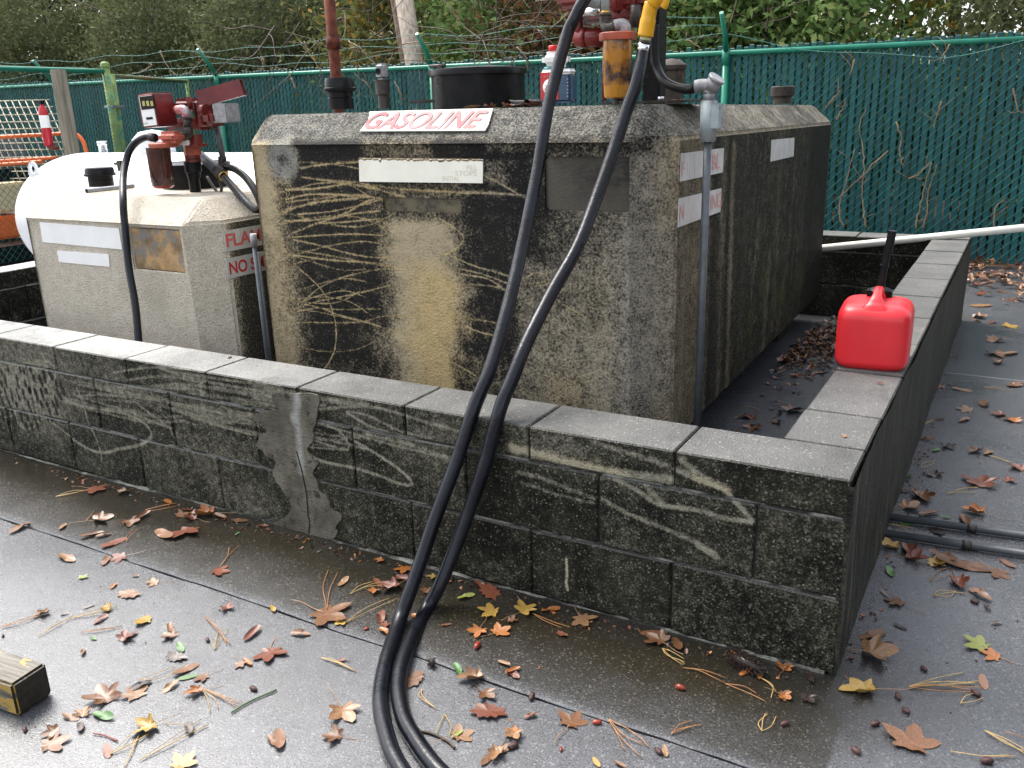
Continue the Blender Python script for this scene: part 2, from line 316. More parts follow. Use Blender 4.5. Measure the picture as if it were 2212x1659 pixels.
def block_mat(name, mapped, side=False, bright=1., moss=.0):
    t_bd = .007
    t = NT(name); p = t.pos(); n1 = t.noise(p, 5, 5, .65); n3 = t.noise(p, 150, 3, .7); n2 = t.noise(p, 40, 4, .6); v = t.vor(p, 240, 'Color'); sp = t.N('ShaderNodeSeparateColor'); t.t.links.new(v, sp.inputs[0])
    geo = t.N('ShaderNodeNewGeometry'); sn = t.N('ShaderNodeSeparateXYZ'); t.t.links.new(geo.outputs['Normal'], sn.inputs[0]); up = t.ramp(sn.outputs[2], .6, .85)
    if mapped:
        ch = texmap(t, WC, WIM, (0, 2)); clean = t.math('MULTIPLY', ch[0], t.ramp(t.noise(p, 55, 4, .7), .35, .6, .72, 1.06))
    else:
        clean = t.ramp(t.noise(p, 3.2, 4, .6), .5, .75, .02, .42)
    oi = t.N('ShaderNodeObjectInfo'); rnd = oi.outputs['Random']
    grain = t.math('ADD', t.math('MULTIPLY', n3, .75), t.math('MULTIPLY', n2, .25))
    m = t.math('ADD', clean, t.math('MULTIPLY', t.math('SUBTRACT', grain, .5), 1.7)); m = t.math('ADD', m, t.math('MULTIPLY', t.math('SUBTRACT', n1, .5), .55))
    m = t.math('ADD', m, t.math('MULTIPLY', t.math('SUBTRACT', rnd, .5), .12))
    m = t.ramp(m, .08, .9)
    dirt = t.mix(t.ramp(n1, .35, .65), (.008, .0082, .006), (.024, .0235, .016))
    cl = t.mix(t.ramp(n2, .3, .7), (.17, .16, .12), (.30, .285, .22))
    if mapped: cl = t.mix(t.math('MULTIPLY', ch[1], .8), cl, (.42, .37, .25))
    c = t.mix(m, dirt, cl)
    if mapped: c = t.mix(t.math('MULTIPLY', ch[2], 1.), c, (.01, .01, .008))
    c = t.mix(t.math('MULTIPLY', t.ramp(sp.outputs[0], .95, .98), .55), c, (.26, .25, .20))
    # top face of the caps: weathered grey with aggregate flecks, colour lightened towards the left
    tn = t.ramp(t.noise(p, 3., 5, .6), .3, .7)
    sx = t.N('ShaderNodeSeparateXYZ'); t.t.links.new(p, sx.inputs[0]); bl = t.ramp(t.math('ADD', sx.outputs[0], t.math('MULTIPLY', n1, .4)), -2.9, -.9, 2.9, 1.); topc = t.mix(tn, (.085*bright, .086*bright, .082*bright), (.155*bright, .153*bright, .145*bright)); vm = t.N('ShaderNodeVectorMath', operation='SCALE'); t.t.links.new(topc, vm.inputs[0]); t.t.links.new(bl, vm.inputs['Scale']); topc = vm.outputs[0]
    topc = t.mix(t.ramp(n3, .4, .6), t.mix(.22, topc, (.03, .03, .03)), topc); topc = t.mix(t.math('MULTIPLY', t.ramp(sp.outputs[1], .97, .99), .5), topc, (.40, .40, .38)); topc = t.mix(t.math('MULTIPLY', t.ramp(sp.outputs[2], .95, .97), .6), topc, (.07, .07, .07))
    topc = t.mix(t.ramp(t.noise(p, 7, 5, .7), .5, .72), topc, t.mix(.45, topc, (.03, .03, .026)))
    c = t.mix(up, c, topc)
    r = t.math('ADD', t.math('MULTIPLY', up, .1), t.ramp(n1, .3, .7, .42, .6))
    nr = t.bump(t.math('ADD', grain, t.math('MULTIPLY', t.vor(p, 170), .3)), 1., t_bd)
    return t.out(c, t.math('MAXIMUM', r, .6), nr, spec=t.math('MULTIPLY', t.math('ADD', up, .25), .35))
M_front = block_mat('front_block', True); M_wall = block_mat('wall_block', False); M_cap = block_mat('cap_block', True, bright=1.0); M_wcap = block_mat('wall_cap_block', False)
M_mort = simple('dark_mortar', (.018, .018, .015), .85, var=.5, scale=60, bump=.6)
M_bed = simple('pale_mortar', (.17, .17, .15), .8, var=.5, scale=18, bump=.8, dirt=(.012, .012, .009), dscale=5, dthr=.43, bscale=200)
def bmesh_block(d, mat, name='block'):
    m = MB(); m.box((0, 0, 0), d); me = m.mesh(name, mat); bm = bmesh.new(); bm.from_mesh(me)
    bmesh.ops.recalc_face_normals(bm, faces=bm.faces)
    bmesh.ops.bevel(bm, geom=list(bm.edges), offset=.004, segments=1, affect='EDGES'); bm.to_mesh(me); bm.free(); return me
CACHE = {}
def block(parent, lo, hi, mat, name='block', jit=.0012):
    lo = np.array(lo); hi = np.array(hi); d = hi-lo; key = (tuple(np.round(d, 3)), mat.name)
    if key not in CACHE: CACHE[key] = bmesh_block(tuple(float(x) for x in d), mat, name)
    o = bpy.data.objects.new(name, CACHE[key]); COL.objects.link(o); o.parent = parent; o.matrix_parent_inverse = PW(parent).inverted()
    c = (lo+hi)/2+rng.uniform(-jit, jit, 3); o.location = [float(x) for x in c]; o.rotation_euler = (random.uniform(-.002, .002), random.uniform(-.002, .002), random.uniform(-.002, .002)); return o
J = .0030
ZC = [(0, CH1), (CH1, CH2), (CH2, H)]
def masonry(name, label, ax, a0, a1, w0, w1, mats, offs, cap_off=0, mort=True):
    """a wall running along axis ax from a0 to a1, thickness w0..w1 on the other axis"""
    root = empty(name, ((a0 if ax == 0 else w0), (w0 if ax == 0 else a0), 0)); tag(root, label, 'block wall')
    mk = lambda a, w, z: (a, w, z) if ax == 0 else (w, a, z)
    for ci, (z0, z1) in enumerate(ZC):
        off = offs[ci]; cuts = [a1]; k = a1-off*B if off else a1-B
        while k > a0+.05: cuts.append(k); k -= B
        cuts.append(a0); cuts = cuts[::-1]
        for p, q in zip(cuts[:-1], cuts[1:]):
            j0 = J if p > a0+1e-6 else 0; j1 = J if q < a1-1e-6 else 0
            block(root, mk(p+j0, w0, z0+(J if ci else .004)), mk(q-j1, w1, z1-(J if ci < 2 else 0)), mats[1] if ci == 2 else mats[0])
    m = MB(); m.box2(mk(a0+.004, w0+.009, .001), mk(a1-.004, w1-.009, H-.006)); m.build('mortar_core', M_mort, root)
    m = MB()
    for z in (CH1, CH2):
        n = int((a1-a0)/.05); V = []; Fc = []
        for i in range(n+1):
            a = a0+.006+(a1-a0-.012)*i/n; h = .0035+random.uniform(-.001, .0012); e = .0055+random.uniform(-.003, .0035)
            V += [mk(a, w0+e, z-h), mk(a, w0+e, z+h), mk(a, w1-e, z+h), mk(a, w1-e, z-h)]
        for i in range(n):
            for k2 in range(4): Fc.append((i*4+k2, i*4+(k2+1) % 4, (i+1)*4+(k2+1) % 4, (i+1)*4+k2))
        m.add(V, Fc)
    m.build('mortar_bed', M_bed, root)
    return root
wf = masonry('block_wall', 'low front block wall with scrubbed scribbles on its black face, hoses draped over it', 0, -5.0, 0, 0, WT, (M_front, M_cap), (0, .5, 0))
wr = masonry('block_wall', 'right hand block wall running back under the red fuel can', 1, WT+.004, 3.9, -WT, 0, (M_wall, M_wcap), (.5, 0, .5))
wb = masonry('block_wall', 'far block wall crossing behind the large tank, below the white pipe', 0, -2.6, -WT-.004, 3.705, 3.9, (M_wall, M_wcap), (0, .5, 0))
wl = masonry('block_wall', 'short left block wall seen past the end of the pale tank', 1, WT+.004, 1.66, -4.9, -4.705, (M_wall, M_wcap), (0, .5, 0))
# smooth dark render on the outer face of the right wall
def render_mat():
    t = NT('wet_wall_render'); p = t.pos(); q = t.scale(p, (1, 14, 1.2)); n = t.noise(q, 3, 6, .7, .6); n2 = t.noise(p, 3, 4); n3 = t.noise(p, 90, 3)
    c = t.mix(t.ramp(n, .42, .64), (.010, .011, .008), (.085, .084, .062)); c = t.mix(t.math('MULTIPLY', t.ramp(n2, .45, .7), .6), c, (.012, .013, .009)); c = t.mix(t.ramp(n3, .6, .8), c, (.04, .04, .033))
    return t.out(c, t.ramp(n, .3, .7, .5, .7), t.bump(t.math('ADD', n, t.math('MULTIPLY', n3, .6)), 1., .018), spec=.2)
m = MB(); V = []; Fc = []; ny = 46; nz = 9
for i in range(ny+1):
    for j in range(nz+1):
        y = .002+3.896*i/ny; z = .001+(H-.006)*j/nz-(random.uniform(0, .010) if j == nz else 0); V.append((.0035+.004*(math.sin(y*5+z*3)+math.sin(y*11-z*9))*.35+random.uniform(0, .0016), y, z))
for i in range(ny):
    for j in range(nz): a = i*(nz+1)+j; Fc.append((a, a+nz+1, a+nz+2, a+1))
m.add(V, Fc); m.add([(-.01, .002, .001), (V[0][0], .002, .001), (V[nz][0], .002, V[nz][2]), (-.01, .002, V[nz][2])], [(0, 1, 2, 3)]); m.build('render_coat', render_mat(), wr)
# cement patch smeared over the joints of the front wall
def patch_mat():
    t = NT('cement_patch'); p = t.pos(); ch = texmap(t, WC, WIM, (0, 2)); n = t.noise(t.scale(p, (6, 6, 40)), 3, 5, .7); n2 = t.noise(p, 9, 5, .6)
    n4 = t.noise(p, 120, 3, .7); c = t.mix(t.ramp(n2, .3, .7), (.06, .055, .04), (.16, .148, .112)); c = t.mix(t.ramp(n, .5, .7), c, (.09, .08, .055)); c = t.mix(t.ramp(n4, .55, .7), c, (.05, .047, .036)); c = t.mix(t.ramp(t.noise(p, 22, 5, .7), .56, .66), c, (.025, .023, .016)); c = t.mix(t.math('MULTIPLY', ch[1], t.ramp(n4, .3, .6, .45, 1.)), c, (.34, .34, .32)); c = t.mix(ch[2], c, (.008, .008, .007))
    return t.out(c, .72, t.bump(t.math('ADD', n4, t.math('SUBTRACT', n, t.math('MULTIPLY', ch[2], 3.))), .9, .004), spec=.3)
PT = [(150, 95), (320, 100), (500, 112), (508, 220), (490, 330), (468, 400), (475, 450), (425, 540), (455, 600), (505, 650), (470, 720), (500, 800), (535, 880), (590, 930), (620, 1010), (700, 1080), (655, 1150), (660, 1210), (560, 1262), (440, 1240), (300, 1195), (160, 1130), (230, 1090), (300, 1010), (262, 920), (215, 840), (175, 790), (150, 720), (172, 640), (110, 600), (75, 560), (20, 500), (60, 430), (105, 390), (70, 330), (0, 300), (60, 240), (210, 230), (150, 170)]
pts = [U(*R('c2', x, y), 1, -.003) for x, y in PT]; pts = [p for p in catmull(pts+[pts[0]], 4)][:-1]
for p in pts: p[2] = min(max(p[2]+random.uniform(-.003, .003), .001), H-.004); p[0] += random.uniform(-.003, .003); p[1] = -.0022
bm = bmesh.new(); f = bm.faces.new([bm.verts.new(Vector(p)) for p in pts]); r_ = bmesh.ops.inset_region(bm, faces=[f], thickness=.006, depth=0)
for v in f.verts: v.co.y -= .003
bmesh.ops.triangulate(bm, faces=[f]); ex = bmesh.ops.extrude_face_region(bm, geom=list(bm.faces)); 
for e in ex['geom']:
    if isinstance(e, bmesh.types.BMVert): e.co.y = .008
bmesh.ops.recalc_face_normals(bm, faces=bm.faces); me = bpy.data.meshes.new('cement_patch'); bm.to_mesh(me); bm.free(); me.materials.append(patch_mat()); link('cement_patch', me, wf)
# crust of pale mortar where the wall meets the slab
m = MB(); V = []; Fc = []; n = 160
for i in range(n+1):
    x = -4.98+4.96*i/n; w = max(.001, .006+.006*math.sin(x*4)+random.uniform(-.003, .004)); h = max(.001, .005+random.uniform(-.003, .004)+.004*math.sin(x*3+1)); V += [(x, .002, h), (x, -w*.4, h*.8), (x, -w, 0.0005)]
for i in range(n):
    for k in range(2): Fc.append((i*3+k, i*3+3+k, i*3+4+k, i*3+1+k))
m.add(V, Fc); m.build('mortar_crust', M_bed, wf)

# ================================================================== TANKS
C45 = [0, -1, 1]
def big_front_canvas():
    cv = Canvas(-2.6, -.6, .1, 1.34, .0028)
    Y0 = .70; q2 = lambda u, v: (lambda q: (q[0], q[2]))(U(u, v, 1, Y0)); f = lambda g, P: [q2(*R(g, x, y)) for x, y in P]
    cv.a[..., 0] = .16; cv.a[..., 1] = .25
    X = cv.X; Z = cv.Y
    xr = lambda u, v=550: q2(u, v)[0]; zr = lambda v, u=900: q2(u, v)[1]
    def r(u0, u1, v0, v1, val, ch=0, soft=.05, al=1.): cv.rect(xr(u0, (v0+v1)/2), xr(u1, (v0+v1)/2), zr(v1, (u0+u1)/2), zr(v0, (u0+u1)/2), val, ch, soft, al)
    r(1000, 1400, 290, 1000, .38, 0, .16); r(1130, 1400, 560, 1000, .50, 0, .12); r(1160, 1400, 720, 1000, .62, 0, .12); r(1385, 1480, 290, 1000, .72, 0, .05); r(1010, 1400, 290, 640, .4, 2, .2); r(1090, 1400, 600, 1000, .30, 2, .2); r(1330, 1400, 290, 1000, .6, 2, .08); r(1330, 1700, 280, 1000, .60, 0, .06, .8); r(1010, 1110, 440, 800, .05, 0, .05); r(1100, 1180, 340, 560, .12, 0, .05)
    r(650, 850, 330, 860, .10, 0, .06); r(640, 790, 302, 345, .0, 0, .02); r(930, 1180, 302, 345, .02, 0, .02); r(1000, 1190, 400, 470, .05, 0, .04); r(780, 930, 300, 345, .4, 0, .04)
    r(400, 618, 290, 900, 1., 0, .10); r(400, 660, 500, 900, .7, 0, .10, .6); r(480, 625, 300, 830, .35, 1, .05)
    xc = xr(918, 650); wd = abs(xr(1000, 650)-xr(838, 650))/2; wob = .018*np.sin(Z*17)+.012*np.sin(Z*41+1); pr = np.clip(1.55-np.abs(X-xc+wob)/(wd*1.0), 0, 1)*np.clip((zr(452)-Z)/.05, 0, 1); pr = pr**1.3
    cv.a[..., 0] = np.maximum(cv.a[..., 0], pr*1.0); cv.a[..., 1] = np.maximum(cv.a[..., 1], np.clip(1.3-np.abs(X-xr(940, 650)+wob)/wd, 0, 1)*np.clip((zr(520)-Z)/.15, 0, 1)*.9)
    cv.a[..., 0] = np.maximum(cv.a[..., 0], .42*np.clip(2.0-np.abs(X-xc+wob*2)/(wd*1.0), 0, 1)*np.clip((zr(600)-Z)/.25, 0, 1)); r(800, 1000, 400, 470, .35, 0, .06)
    r(980, 1120, 780, 860, .35, 0, .05); r(660, 840, 780, 840, .28, 0, .05)
    r(1180, 1270, 800, 960, .7, 1, .08); r(540, 2000, 180, 296, .45, 0, .02); r(540, 2000, 180, 296, .7, 2, .02); r(540, 2000, 180, 296, .12, 1, .02)
    r(1050, 1400, 296, 330, .25, 0, .02); r(1300, 1380, 500, 900, .7, 0, .05, .6); cv.blob(q2(730, 710), .07, .05, .6, 1); 
    w = .012
    S2 = [('a2', [(370, 1330), (550, 1300), (835, 1280)], 1.1), ('a2', [(370, 1400), (600, 1430), (850, 1450), (1000, 1500)], 1.), ('a2', [(1820, 1390), (1950, 1450), (2100, 1540), (2212, 1590)], 1.3), ('a2', [(850, 1450), (1100, 1490), (1400, 1510), (1700, 1520), (1950, 1530)], 1.6), ('a2', [(250, 1500), (500, 1490), (800, 1440)], 1.2), ('a2', [(250, 1600), (600, 1560), (850, 1540), (1020, 1590)], 1.2), ('a2', [(260, 1659), (500, 1600), (900, 1560)], 1.), ('a2', [(700, 1450), (900, 1480), (1200, 1560)], 1.6),
          ('b2', [(250, 70), (450, 30), (800, 40), (1000, 60)], 1), ('b2', [(250, 150), (500, 100), (800, 60)], .9), ('b2', [(250, 240), (500, 230), (700, 190), (880, 90), (1000, 60)], 1), ('b2', [(300, 340), (500, 260), (750, 190), (1000, 160)], 1), ('b2', [(480, 260), (700, 250), (1020, 220)], .8), ('b2', [(300, 370), (600, 350), (800, 345), (1020, 355)], .9), ('b2', [(310, 390), (500, 430), (760, 500), (950, 530), (1090, 520)], .9), ('b2', [(300, 510), (600, 550), (900, 570), (1080, 595)], 1.1), ('b2', [(310, 580), (480, 540)], .8),
          ('b2', [(320, 590), (450, 700), (550, 810), (620, 950), (650, 1100), (640, 1250), (600, 1350), (550, 1420)], .9), ('b2', [(400, 870), (520, 770), (700, 690), (900, 640), (1080, 610)], .8), ('b2', [(340, 930), (500, 880), (800, 820), (1080, 750)], .7), ('b2', [(400, 900), (600, 940), (1000, 940)], .7), ('b2', [(340, 960), (520, 930), (650, 980), (850, 1030), (950, 1060), (1150, 1140), (1300, 1220), (1500, 1320), (1760, 1470)], .8), ('b2', [(340, 1045), (800, 1045), (1000, 1000), (1150, 1000), (1700, 1020), (1930, 1050)], .9),
          ('b2', [(1500, 240), (1620, 320), (1660, 390), (1600, 460), (1500, 510)], .9), ('b2', [(1620, 20), (1900, 20), (2180, 40)], 1), ('b2', [(1560, 520), (1750, 600), (1900, 640), (2040, 690)], .9), ('b2', [(1620, 620), (1800, 660), (2020, 740)], .9), ('b2', [(1620, 660), (1850, 700), (2000, 800)], .9), ('b2', [(1640, 740), (1900, 760), (2020, 800)], .9), ('b2', [(1660, 1060), (1750, 1110), (1900, 1150)], .9),
          ('b3', [(0, 680), (100, 740), (300, 720)], 1), ('b3', [(150, 690), (220, 650), (310, 680), (320, 740), (200, 760)], .9), ('b3', [(400, 880), (500, 940), (620, 1010), (700, 1060)], .9)]
    for i in range(15):
        v0 = random.uniform(335, 745); u0 = random.uniform(590, 650); L = random.uniform(120, 240); dv = random.uniform(-45, 45); bow = random.uniform(-35, 35)
        S2.append((None, [(u0, v0), (u0+L*.35, v0+dv*.3+bow*.8), (u0+L*.7, v0+dv*.7+bow), (u0+L, v0+dv)], random.uniform(.5, .8)))
    for i in range(9):
        v0 = random.uniform(340, 740); a0 = random.uniform(10, 26); S2.append((None, [(612+a0*math.cos(t_)+random.uniform(-3, 3), v0+a0*1.9*math.sin(t_)) for t_ in np.linspace(0, 6, 9)], .6))
    for g_, P, k in S2:
        C = [(q[0], q[1]) for q in catmull([np.array([*k2, 0]) for k2 in (f(g_, P) if g_ else [q2(*k3) for k3 in P])], 5)]; kk_ = random.uniform(.5, .68)*(1 if g_ else .8); hi_ = random.uniform(.62, .9); [cv.line(C[j:j+4], w*k*kk_*random.uniform(.7, 1.05), hi_*random.uniform(.8, 1.1), 0, .8) for j in range(0, len(C)-1, 3)]; cv.line(C, w*k*1.25, .36, 0, 1.); cv.line(C, w*k*.9, .8, 1, .9)
    c = q2(612, 345); cv.blob(c, .10, .10, .75, 0, .35); cv.blob(c, .10, .10, .1, 1, .4); cv.blob(c, .1, .1, .8, 2, .4); cv.blob(c, .035, .035, .3, 0, .6, .8)
    r(1380, 1700, 500, 900, .6, 2, .1, .6)
    return cv, cv.image('tank_front_marks')
def big_side_canvas():
    cv = Canvas(.6, 3.8, .1, 1.34, .005); q2 = lambda u, v: (lambda q: (q[1], q[2]))(U(u, v, 0, -.72)); cv.a[..., 0] = .26; cv.a[..., 1] = .2
    def st(u, v0, v1, wd, val, ch=0): cv.line([q2(u, v0), q2(u-8, (v0+v1)/2), q2(u-16, v1)], wd*2.0, val*.98, ch, 1.)
    cv.rect(.6, 1.16, .1, 1.34, .55, 0, .14); cv.rect(1.22, 1.45, .1, 1.2, .08, 0, .1); cv.rect(2.9, 3.5, .1, 1.2, .12, 0, .1)
    for u, v0, v1, wd, val in [(1475, 300, 900, .05, .62), (1492, 460, 900, .04, .68), (1560, 300, 900, .06, .5), (1582, 320, 880, .035, .72), (1545, 500, 900, .03, .25), (1610, 420, 760, .04, .3), (1655, 330, 560, .05, .36), (1665, 560, 760, .08, .5), (1690, 300, 700, .10, .4), (1640, 480, 640, .03, .5), (1735, 300, 420, .02, .3), (1700, 600, 700, .07, .45), (1750, 550, 650, .03, .3)]: st(u, v0, v1, wd, val)
    cv.rect(.6, 3.8, 1.20, 1.34, .55, 0, .03); 
    for u, v, rx, rz in [(1690, 640, .25, .12), (1650, 600, .1, .2), (1620, 700, .1, .15), (1735, 600, .2, .15)]: cv.blob(q2(u, v), rx, rz, .9, 1, .9)
    return cv, cv.image('tank_side_marks')
def stucco(name, cv=None, im=None, axes=(0, 2), pale=(.56, .47, .31), gold=(.64, .45, .17), white=False, side=False):
    t = NT(name); p = t.pos(); v = t.vor(p, 130); n3 = t.noise(p, 135, 3, .7); n2 = t.noise(p, 24, 5, .65); n1 = t.noise(p, 3, 5, .6)
    peb = t.math('ADD', t.math('MULTIPLY', n3, .8), t.math('MULTIPLY', t.math('SUBTRACT', 1., v), .2))
    if white:
        c = t.mix(t.ramp(n2, .3, .7), (.60, .53, .42), (.72, .65, .53)); c = t.mix(t.ramp(n1, .5, .8), c, (.46, .42, .34)); c = t.mix(t.ramp(peb, .40, .52), t.mix(.4, c, (.2, .18, .14)), c)
        return t.out(c, .75, t.bump(peb, 1., .012))
    if cv is not None:
        ch = texmap(t, cv, im, axes); clean, gl, gr = ch[0], ch[1], ch[2]
    else: clean = t.ramp(n1, .4, .7, .4, .65); gl = 0.; gr = .4
    sm = t.noise(t.scale(p, (1, 7, .7)) if side else t.scale(p, (5, 5, .8)), 3, 5, .65)
    m = t.math('ADD', clean, t.math('MULTIPLY', t.math('SUBTRACT', peb, .51), 1.75)); m = t.math('ADD', m, t.math('MULTIPLY', t.math('SUBTRACT', n2, .5), .8)); m = t.math('ADD', m, t.math('MULTIPLY', t.math('SUBTRACT', sm, .5), .4 if side else .35))
    m = t.ramp(m, .08, 1.)
    dirt = t.mix(t.ramp(n1, .35, .65), (.007, .007, .0075), (.019, .018, .015)) if not side else t.mix(t.ramp(gl, .2, .9), (.010, .0105, .008), (.03, .036, .014))
    cl = t.mix(t.ramp(n2, .3, .7), tuple(x*.72 for x in pale), pale)
    if not side: cl = t.mix(gl, t.mix(.55, cl, (.38, .34, .26)), t.mix(.65, cl, gold)); cl = t.mix(gr, cl, (.30, .31, .29))
    else: cl = t.mix(t.ramp(n1, .3, .7), (.21, .175, .11), (.38, .325, .22)); cl = t.mix(t.math('MULTIPLY', gl, .6), cl, (.13, .15, .06))
    c = t.mix(m, dirt, cl)
    return t.out(c, t.ramp(n1, .3, .7, .5, .7), t.bump(peb, 1., .013), spec=.15)
bfc, bfi = big_front_canvas(); bsc, bsi = big_side_canvas()
M_bf = stucco('stained_stucco_front', bfc, bfi); M_bs = stucco('stained_stucco_side', bsc, bsi, (1, 2), side=True); M_bt = stucco('weathered_stucco_top')
M_sw = stucco('white_stucco', white=True); M_ssd = stucco('mildewed_stucco_side', None, None, pale=(.25, .23, .17), side=False)
def mild():
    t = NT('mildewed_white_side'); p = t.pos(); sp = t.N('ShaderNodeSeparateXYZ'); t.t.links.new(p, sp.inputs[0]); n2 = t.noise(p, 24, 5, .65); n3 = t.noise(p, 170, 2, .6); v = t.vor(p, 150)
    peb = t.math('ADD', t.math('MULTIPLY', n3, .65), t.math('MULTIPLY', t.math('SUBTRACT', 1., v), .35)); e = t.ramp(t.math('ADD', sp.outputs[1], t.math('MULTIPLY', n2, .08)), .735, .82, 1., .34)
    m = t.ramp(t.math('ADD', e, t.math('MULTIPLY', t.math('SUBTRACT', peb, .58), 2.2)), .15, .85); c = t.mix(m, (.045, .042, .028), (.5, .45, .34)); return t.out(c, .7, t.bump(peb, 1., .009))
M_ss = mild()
M_rec = simple('smooth_cement_recess', (.09, .075, .04), .45, var=.6, scale=9, bump=.3, dirt=(.02, .018, .012), dscale=14, dthr=.5, bscale=120)
M_rec2 = simple('dark_cement_recess', (.055, .048, .034), .4, var=.35, scale=6, bump=.35, dirt=(.012, .012, .010), dscale=5, dthr=.5, bscale=90)
M_rec3 = simple('rusty_brown_recess', (.32, .20, .09), .45, var=.55, scale=14, bump=.2, dirt=(.20, .19, .17), dscale=9, dthr=.52, bscale=80)
def vault(name, label, xf0, xf1, y0, yb, zb, zc, zt, c, xskew, ztilt, mats, holes, loc):
    root = empty(name, loc); tag(root, label, 'fuel tank')
    m = MB()
    zz = lambda z, y: z+ztilt*(y-y0)*(z-zb)/(zt-zb)
    xs = lambda y: xskew*(y-y0-c)
    # front face with recesses
    gx = sorted({xf0, xf1, *[h[0] for h in holes], *[h[1] for h in holes]}); gz = sorted({zb, zc, *[h[2] for h in holes], *[h[3] for h in holes]})
    for i in range(len(gx)-1):
        for j in range(len(gz)-1):
            cx, cz = (gx[i]+gx[i+1])/2, (gz[j]+gz[j+1])/2
            if any(h[0] < cx < h[1] and h[2] < cz < h[3] for h in holes): continue
            m.add([(gx[i], y0, gz[j]), (gx[i+1], y0, gz[j]), (gx[i+1], y0, gz[j+1]), (gx[i], y0, gz[j+1])], [(0, 1, 2, 3)], 0)
    for h in holes:
        a, b_, e, f_ = h[:4]; d = .009
        for P in [((a, e), (b_, e)), ((b_, e), (b_, f_)), ((b_, f_), (a, f_)), ((a, f_), (a, e))]:
            (xa, za), (xb, zb_) = P; m.add([(xa, y0, za), (xb, y0, zb_), (xb, y0+d, zb_), (xa, y0+d, za)], [(0, 1, 2, 3)], 0)
        q = MB(); q.box2((a-.004, y0+d, e-.004), (b_+.004, y0+d+.01, f_+.004)); q.build('label_recess', h[4], root)
    oct_ = [(xf0, y0), (xf1, y0), (xf1+c, y0+c), (xf1+c+xs(yb-c), yb-c), (xf1+xs(yb), yb), (xf0+xs(yb), yb), (xf0-c+xs(yb-c), yb-c), (xf0-c, y0+c)]
    top = [(xf0, y0+c), (xf1, y0+c), (xf1+xs(yb-c), yb-c), (xf0+xs(yb-c), yb-c)]
    b0 = [(x, y, zb) for x, y in oct_]; b1 = [(x, y, zz(zc, y)) for x, y in oct_]; tp = [(x, y, zz(zt, y)) for x, y in top]
    for k, mi in [(1, 0), (2, 1), (3, 1), (4, 1), (5, 1), (6, 1), (7, 0)]: n2 = (k+1) % 8; m.add([b0[k], b0[n2], b1[n2], b1[k]], [(0, 1, 2, 3)], mi)
    m.add([b1[0], b1[1], tp[1], tp[0]], [(0, 1, 2, 3)], 0); m.add([b1[1], b1[2], tp[1]], [(0, 1, 2)], 0); m.add([b1[2], b1[3], tp[2], tp[1]], [(0, 1, 2, 3)], 2); m.add([b1[3], b1[4], tp[2]], [(0, 1, 2)], 2)
    m.add([b1[4], b1[5], tp[3], tp[2]], [(0, 1, 2, 3)], 2); m.add([b1[5], b1[6], tp[3]], [(0, 1, 2)], 2); m.add([b1[6], b1[7], tp[0], tp[3]], [(0, 1, 2, 3)], 2); m.add([b1[7], b1[0], tp[0]], [(0, 1, 2)], 0)
    m.add(tp, [(0, 1, 2, 3)], 2); m.add(b0, [tuple(range(8))], 1)
    m.build('vault_body', mats, root, bevel=.009, seg=3, angle=20)
    for (x0, x1) in [(xf0+.05, xf0+.2), (xf1-.2, xf1-.05)]:
        q = MB(); q.box2((x0, y0+.25, 0), (x1, y0+.6, zb+.002)); q.build('foot', M_rec2, root); q = MB(); q.box2((x0, yb-.6, 0), (x1, yb-.25, zb+.002)); q.build('foot', M_rec2, root)
    return root
Y0 = .70
def rectpx(P, y):
    Q = [U(*p, 1, y) for p in P]; xs = sorted(q[0] for q in Q); zs = sorted(q[2] for q in Q); return ((xs[0]+xs[1])/2, (xs[2]+xs[3])/2, (zs[0]+zs[1])/2, (zs[2]+zs[3])/2)
h1 = rectpx([R('b2', 1020, 55), R('b2', 1643, 65), R('b2', 1640, 178), R('b2', 1025, 165)], Y0)
h2 = rectpx([R('a3', 330, 1240), R('a3', 970, 1240), R('b3', 960, 172), R('b3', 255, 158)], Y0)
big = vault('fuel_tank', 'large black-stained concrete tank under the gasoline sign', -2.42, -.81, Y0, 3.58, .18, 1.205, 1.308, .108, -.0186, -.045/2.8, [M_bf, M_bs, M_bt], [(*h1, M_rec), (*h2, M_rec2)], (-1.6, 2.1, 0))
YS = .60
h3 = rectpx([R('b1', 1030, 300), R('b1', 1413, 322), R('b1', 1458, 645), R('b1', 1062, 618)], YS)
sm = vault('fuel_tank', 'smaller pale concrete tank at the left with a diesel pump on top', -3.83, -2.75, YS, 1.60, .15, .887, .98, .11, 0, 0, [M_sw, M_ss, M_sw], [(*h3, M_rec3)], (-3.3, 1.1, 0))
M_sign = simple('weathered_white_sign', (.56, .555, .50), .5, var=.06, scale=12, dirt=(.55, .50, .36), dscale=5, dthr=.6)
M_signw = simple('clean_white_label', (.86, .86, .84), .45, var=.03, scale=12)
M_signc = simple('cream_scorched_label', (.86, .84, .72), .5, var=.05, scale=9, dirt=(.70, .62, .38), dscale=7, dthr=.58)
def dripsign():
    t = NT('grimy_white_label'); p = t.pos(); sp = t.N('ShaderNodeSeparateXYZ'); t.t.links.new(p, sp.inputs[0]); n = t.noise(t.scale(p, (30, 30, 2)), 2, 5, .7); n2 = t.noise(p, 12, 4)
    c = t.mix(t.ramp(n2, .3, .7), (.5, .5, .48), (.62, .62, .6)); c = t.mix(t.ramp(n, .56, .72), c, (.22, .21, .16)); return t.out(c, .5)
M_signd = dripsign()
M_red = simple('faded_red_lettering', (.66, .12, .12), .5, var=.12, scale=20); M_redf = simple('very_faded_red_lettering', (.66, .33, .30), .6, var=.1, scale=40); M_pink = simple('pink_red_lettering', (.36, .022, .04), .5, var=.15, scale=9)
